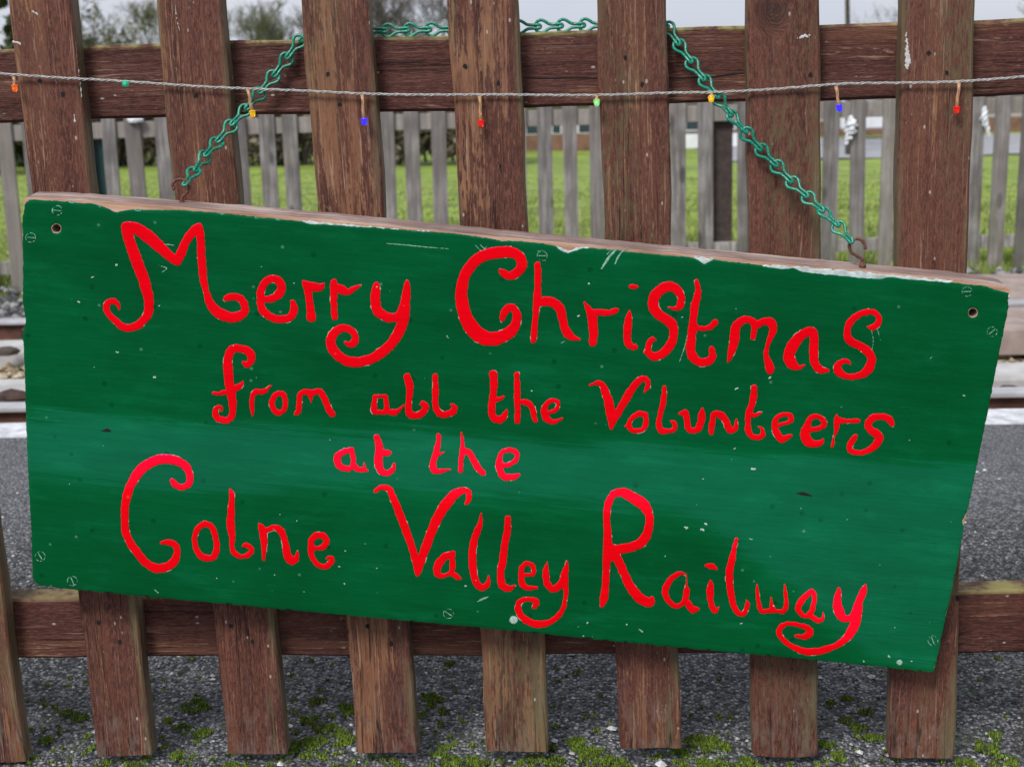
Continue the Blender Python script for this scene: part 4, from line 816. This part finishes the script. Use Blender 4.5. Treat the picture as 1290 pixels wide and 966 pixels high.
for (px, wd, mt, lb, top) in ((912, .105, 'brownpost', 'dark brown square post', .95), (124, .088, 'greenpost', 'dark teal green post', .83), (-690, .1, 'brownpost', None, .95), (1700, .1, 'brownpost', None, .95)):
    x = along(px); o = box_obj('post', (x-wd/2, x+wd/2, .042, .042+wd, -.25, top), MAT[mt], ff, .004)
    if lb: o['label'] = lb
o = box_obj('post_cap', (along(124)-.05, along(124)+.05, .036, .14, .835, .85), MAT['greypale'], ff)
# scraps of white plastic caught on the fence
MAT['plastic'] = plain('white_plastic', (.72, .74, .76), .4, .08, 60)
def scrap(px, py0, py1, wd, lab, side=1):
    n = 22; pts = []; rad = []
    for k in range(n+1):
        t = k/n; pts.append(fplane(px+side*2.2*math.sin(t*4.5)-side*3*t, py0+(py1-py0)*t, -.035)); rad.append(wd*.5*max(.05, math.sin(math.pi*min(1, t*3+.12)/2)*(1-.72*t))*(.65+.7*float(vnoise(np.array(k*.6+px), np.array(3.3)))))
    V, Fc = tube(pts, rad, 10); c = [pts[i//10] for i in range(len(V))]
    V = [q+(v-q)*(.75+.5*math.sin(i*2.1)*math.cos(i*.37)) for i, (v, q) in enumerate(zip(V, c))]
    o = mesh_obj('plastic_scrap', V, Fc, MAT['plastic'], None, False); tag(o, lab, 'plastic scrap', 'white scraps caught on the far fence')
scrap(1071, 146, 182, .085, 'torn white plastic scrap on the far fence, seen between the last two dark pickets'); scrap(1241, 134, 172, .055, 'narrow white plastic scrap on the far fence at the right edge', -1)
lump('fence_cap', fplane(170, 151, -.03), (.045, .03, .03), MAT['plastic'], 'round white cap fixed on the far fence, seen left of the chain', 'cap')

# grass at and behind the far fence
def blade_mat(name, *st):
    m = M(name); g = m.n.new('ShaderNodeNewGeometry').outputs['Random Per Island']; c = m.ramp(g, *st)
    if 'grass' in name:
        P = m.obj(); c = m.mix(m.step(m.noise(m.map(P, (1.3, 1.3, 1.3)), 1, 5, .7), .44, .56, 0, .8), c, (.10, .13, .03)); c = m.mix(m.step(m.noise(m.map(P, (2.1, 2.1, 1), (4, 1, 0)), 1, 4, .7), .55, .66, 0, .7), c, (.42, .38, .15))
    m.set(color=c, rough=.7); return m.m
MAT['blade'] = blade_mat('grass_blade', (0, (.10, .15, .025)), (.5, (.24, .32, .045)), (.85, (.34, .41, .09)), (1, (.44, .40, .18)))
N = 60000; yy = 5.85+RS.rand(N)**1.8*15; xx = (RS.rand(N)-.5)*(5+yy*.9)+(yy-6)*-.05; zz = np.array([fieldz(a, b) for a, b in zip(xx, yy)])
zz = np.where(yy < 6.4, -.415, zz); hb = RS.uniform(.025, .075, N)*np.clip(1.3-(yy-6)*.09, .3, 1)*(1+.35*vnoise(xx*1.2+40, yy*1.2+40)); th = RS.rand(N)*6.28; wb = RS.uniform(.003, .007, N)*(1+yy*.05); lx = RS.uniform(-.03, .03, N); ly = RS.uniform(-.03, .03, N)
V = np.stack([np.stack([xx-wb*np.cos(th), yy-wb*np.sin(th), zz], 1), np.stack([xx+wb*np.cos(th), yy+wb*np.sin(th), zz], 1), np.stack([xx+lx, yy+ly, zz+hb], 1)], 1).reshape(-1, 3)
tag(arrays_mesh('long_grass', V, np.arange(3*N).reshape(-1, 3), MAT['blade'], None, False), kind='stuff')

# ================================================================== beyond the field
MAT['road'] = plain('pale_road', (.30, .30, .32), .8, .12, 2); MAT['bark'] = plain('dark_bark', (.055, .048, .038), .9, .4, 12)
tag(sheet('road', 2.6, 60, 27.5, 36.5, 0, MAT['road'], 30, 8, lambda a, b: fieldz(a, b)+.03), kind='structure')
def leaves(name, clumps, mat, size, parent=None):
    Vs = []; n = 0
    for (c, R, cnt) in clumps:
        D = RS.normal(size=(cnt, 3)); D /= np.linalg.norm(D, axis=1)[:, None]; P = np.array(c)+D*np.array(R)*(RS.rand(cnt)**.45)[:, None]
        a = RS.normal(size=(cnt, 3))*size*.5; b = RS.normal(size=(cnt, 3))*size*.5; Vs.append(np.stack([P-a, P+b, P+a, P-b], 1).reshape(-1, 3))
    V = np.vstack(Vs); return arrays_mesh(name, V, np.arange(len(V)).reshape(-1, 4), mat, parent, False)
MAT['hedgeleaf'] = blade_mat('hedge_leaf', (0, (.05, .042, .028)), (.5, (.11, .09, .06)), (.85, (.17, .13, .09)), (1, (.27, .22, .17)))
MAT['evergreen'] = blade_mat('evergreen_leaf', (0, (.012, .02, .007)), (.6, (.045, .06, .018)), (1, (.11, .13, .05)))
MAT['twigleaf'] = blade_mat('olive_twig', (0, (.06, .06, .02)), (.6, (.12, .13, .045)), (1, (.2, .2, .09)))
def hedge(x0, x1, y, base, h, lab, mat, n=34):
    cl = []
    for k in range(n):
        x = x0+(x1-x0)*(k+random.random())/n; hh = h*random.uniform(.75, 1.15); cl.append(((x, y+random.uniform(-.5, .5), base+hh*.5), ((x1-x0)/n*1.2, .6, hh*.55), int(1500)))
    o = leaves('foliage', cl, mat, .085); r = tag(empty('hedge', ((x0+x1)/2, y, base)), lab, 'hedge'); o.parent = r; o.location = (-(x0+x1)/2, -y, -base)
    St = []
    for k in range(n*2):
        x = random.uniform(x0, x1); v, f = tube([(x, y, base-.1), (x+random.uniform(-.2, .2), y+random.uniform(-.2, .2), base+h*.9)], [.03, .012], 4); St.append((np.array(v), np.array(f[:-2])))
    s_ = tag(joined('stem', St, MAT['bark'], r, False), kind='stuff'); s_.location = o.location
a = on_depth(-260, 205, 29); b = on_depth(640, 190, 29)
hedge(a.x, b.x, 28.6, fieldz(-8, 28.6)-.05, 1.9, 'dark straggly winter hedge along the far side of the field, left half', MAT['hedgeleaf'], 40)

def bare_tree(px, dep, base_h, height, lab, seed, spread=1., straight=1., lean=0., trunk=.12, lv=6, twig=.006, mat='bark', group='bare winter trees beyond the field', leafy=None):
    rr = random.Random(seed); base = on_depth(px, 200, dep); bz = fieldz(base.x, base.y)-.1; parts = []; tips = []
    root = tag(empty('bare_tree', (base.x, base.y, bz)), lab, 'tree', group); Tr = []
    def grow(p, d, L, r, lvl):
        pts = [p]; rad = [r]; n = 4 if lvl > 1 else 3; q = p; dd = d
        for k in range(n):
            jj = .22*(straight if lvl == lv else 1); dd = (dd+Vector((rr.uniform(-jj, jj), rr.uniform(-jj, jj), rr.uniform(-.08, .2)))).normalized(); q = q+dd*L/n; pts.append(q); rad.append(max(twig*.6, r*(1-.42*(k+1)/n)))
        v, f = tube(pts, rad, 5 if lvl > 3 else 3, False, False); (Tr if lvl == lv else parts).append((np.array(v), np.array(f)))
        if lvl == 0: tips.append(q); return
        for k in range(rr.choice((3, 4, 4)) if lvl > 1 else 4):
            t = rr.uniform(.25 if not (straight < 1 and lvl == lv) else .9, 1.); i = min(n-1, int(t*n)); pp = pts[i].lerp(pts[i+1], t*n-i); ax = Vector((rr.uniform(-1, 1), rr.uniform(-1, 1), rr.uniform(-.25, .9))).normalized()
            nd = (dd*.75+ax*.95*spread).normalized(); grow(pp, nd, L*rr.uniform(.58, .78), max(twig, rad[i]*.55), lvl-1)
    grow(Vector((0, 0, 0)), Vector((lean, 0, 1)).normalized(), height*.36, trunk, lv)
    joined('trunk', Tr, MAT[mat], root, True)
    def tri_only(L): return [(v, f) for v, f in L]
    joined('crown', parts, MAT[mat], root, True)
    if leafy: o = leaves('leaves', [(tuple(t), (.14, .14, .14), leafy) for t in tips[::2]], MAT['twigleaf'], .05, root)
    return root
MAT['twigs'] = plain('grey_brown_twig', (.14, .125, .11), .9, .4, 4); MAT['mossytwig'] = plain('mossy_twig', (.13, .14, .07), .9, .4, 4)
bare_tree(120, 33, 0, 5.2, 'mossy green branching tree at the far left, between the first two dark pickets', 3, 1.05, mat='mossytwig', leafy=2)
bare_tree(215, 39, 0, 5.0, 'thin bare tree behind the mossy tree at the left', 5, 1.0, mat='mossytwig')
bare_tree(325, 34, 0, 4.7, 'slender bare tree above the left part of the rail, second gap between dark pickets', 8, 1.0, mat='mossytwig')
bare_tree(365, 42, 0, 5.4, 'greyish bare tree just left of where the chain meets the rail', 9, 1.0, mat='twigs')
bare_tree(545, 33, 0, 5.6, 'densely twigged bare tree behind the middle of the chain', 12, 1.1, lean=.1, mat='twigs')
bare_tree(485, 44, 0, 5., 'pale distant bare tree in the third gap from the left', 13, 1., mat='twigs')
bare_tree(610, 40, 0, 4.6, 'bare tree whose outer twigs reach the fourth gap between pickets', 15, 1., mat='twigs')
bare_tree(1069, 30, 0, 10., 'single dark upright tree trunk rising by the road, right of the sign chain', 18, 1.1, straight=.08, lean=-.012, trunk=.08, lv=5, mat='bark')
bare_tree(1150, 60, 0, 7., 'far hazy bare tree behind the road at the right', 19, 1.1, mat='twigs'); bare_tree(1310, 45, 0, 5.4, 'bare tree at the extreme right edge above the rail', 22, 1., mat='twigs')
def bush(px, dep, w_, h, lab, seed):
    p = on_depth(px, 200, dep); bz = fieldz(p.x, p.y); r = tag(empty('evergreen_bush', (p.x, p.y, bz)), lab, 'bush'); rr = random.Random(seed); cl = []
    for k in range(40): t = rr.random(); cl.append(((rr.uniform(-w_, w_)*(1.05-t*.75), rr.uniform(-.5, .5), h*t), (.32, .32, .26), 190))
    leaves('foliage', cl, MAT['evergreen'], .1, r); tube_obj('stem', [(0, 0, -.2), (.05, 0, h*.8)], [.07, .03], MAT['bark'], r, 6)
bush(-12, 27, 1.1, 3.6, 'dark evergreen bush in the top left corner behind the fence', 2); bush(60, 31, 1.2, 2.9, 'broad dark evergreen bush hidden partly by the first dark picket', 4)

# long low pale building with dark windows
MAT['bwall'] = plain('pale_building_wall', (.33, .31, .29), .8, .15, 2); MAT['broof'] = plain('grey_roof', (.2, .2, .22), .7, .2, 2); MAT['brick'] = plain('brown_brick', (.17, .09, .06), .85, .3, 6)
MAT['glass'] = M('dark_window_glass').set(color=(.02, .035, .06, 1), rough=.08, spec=.8).m; MAT['bwhite'] = plain('white_panel', (.7, .72, .75), .5, .08, 3)
bl = on_depth(600, 150, 34); Yb = 33.8; bz = fieldz(bl.x, Yb); BX = lambda p: on_y(p, 155, Yb).x; X0 = BX(600); X1 = BX(950)
bld = tag(empty('low_building', ((X0+X1)/2, Yb, bz)), 'long low pale building with a row of dark windows across the field', 'building'); OL = (-(X0+X1)/2, -Yb, -bz)
zz_ = lambda py: on_y(700, py, Yb).z
def bpart(name, b, mat, bev=0, par=bld): o = box_obj(name, b, MAT[mat], par, bev); o.location = OL if par is bld else (0, 0, 0); return o
wz0, wz1 = zz_(168), zz_(147)
bpart('wall', (X0, X1, Yb, Yb+4, wz0, zz_(128)), 'bwall'); bpart('plinth', (X0, BX(850), Yb-.06, Yb-.001, bz-.4, wz0-.02), 'brick'); bpart('skirting', (BX(850), X1, Yb-.08, Yb-.001, bz-.4, wz0-.1), 'bwhite')
bpart('wall_base', (X0, X1, Yb+.001, Yb+4, bz-.4, wz0-.002), 'brick'); bpart('roof', (X0-.3, X1+.3, Yb-.35, Yb+4.2, zz_(128)+.002, zz_(122)), 'broof', .02)
for (pa, pb) in ((612, 626), (640, 654), (663, 678), (696, 706), (729, 745), (770, 786), (800, 816), (835, 850), (864, 884), (905, 925)):
    xa, xb = BX(pa), BX(pb); f_ = bpart('window', (xa-.03, xb+.03, Yb-.05, Yb-.002, wz0-.03, wz1+.04), 'bwhite'); g_ = box_obj('pane', (xa, xb, Yb-.056, Yb-.051, wz0, wz1), MAT['glass'], f_)
# brick building and parked vehicle at the right
c1 = on_y(1180, 150, 38.); bz2 = fieldz(c1.x, c1.y); bb = tag(empty('brick_building', (c1.x, c1.y, bz2)), 'brown brick building low behind the road at the right', 'building')
for nm, b, mt in (('brick_wall', (-3.4, 9, 0, 5, -.3, c1.z-bz2), 'brick'), ('wall', (-3.4, 9, .02, 5, c1.z-bz2+.002, c1.z-bz2+.8), 'bwall'), ('roof', (-3.7, 9.4, -.3, 5.4, c1.z-bz2+.802, c1.z-bz2+.95), 'broof')): box_obj(nm, b, MAT[mt], bb, 0)
wb_ = c1.z-bz2+.2
for k in range(6): f_ = box_obj('window', (-2.9+k*2, -2.1+k*2, -.03, .018, wb_, wb_+.45), MAT['bwhite'], bb); box_obj('pane', (-2.85+k*2, -2.15+k*2, -.04, -.031, wb_+.05, wb_+.4), MAT['glass'], f_)
cv = on_y(1098, 150, 36); vz = fieldz(cv.x, cv.y)+.03; van = tag(empty('parked_van', (cv.x, cv.y, vz)), 'small white van parked by the road, seen through the gap right of the chain hook', 'van')
bm = bmesh.new(); pr = [(-.9, .25), (.9, .25), (.95, .55), (.75, .65), (.5, 1.0), (-.85, 1.05), (-.92, .6)]
A = [bm.verts.new((x*.9, -.35, z*.9)) for x, z in pr]; B = [bm.verts.new((x*.9, .35, z*.9)) for x, z in pr]; bm.faces.new(A); bm.faces.new(B[::-1])
for k in range(7): bm.faces.new((A[k], B[k], B[(k+1) % 7], A[(k+1) % 7]))
bmesh.ops.bevel(bm, geom=bm.edges[:], offset=.04, segments=2, affect='EDGES'); bm_obj('body', bm, MAT['bwhite'], van)
for s_ in (-.5, .5):
    tube_obj('wheel', [(s_, -.37, .17), (s_, -.30, .17)], [.17, .17], MAT['hole'], van, 14)
for (xa, xb) in ((-.62, -.15), (-.08, .38)): box_obj('side_window', (xa, xb, -.362, -.352, .62, .84), MAT['glass'], van)
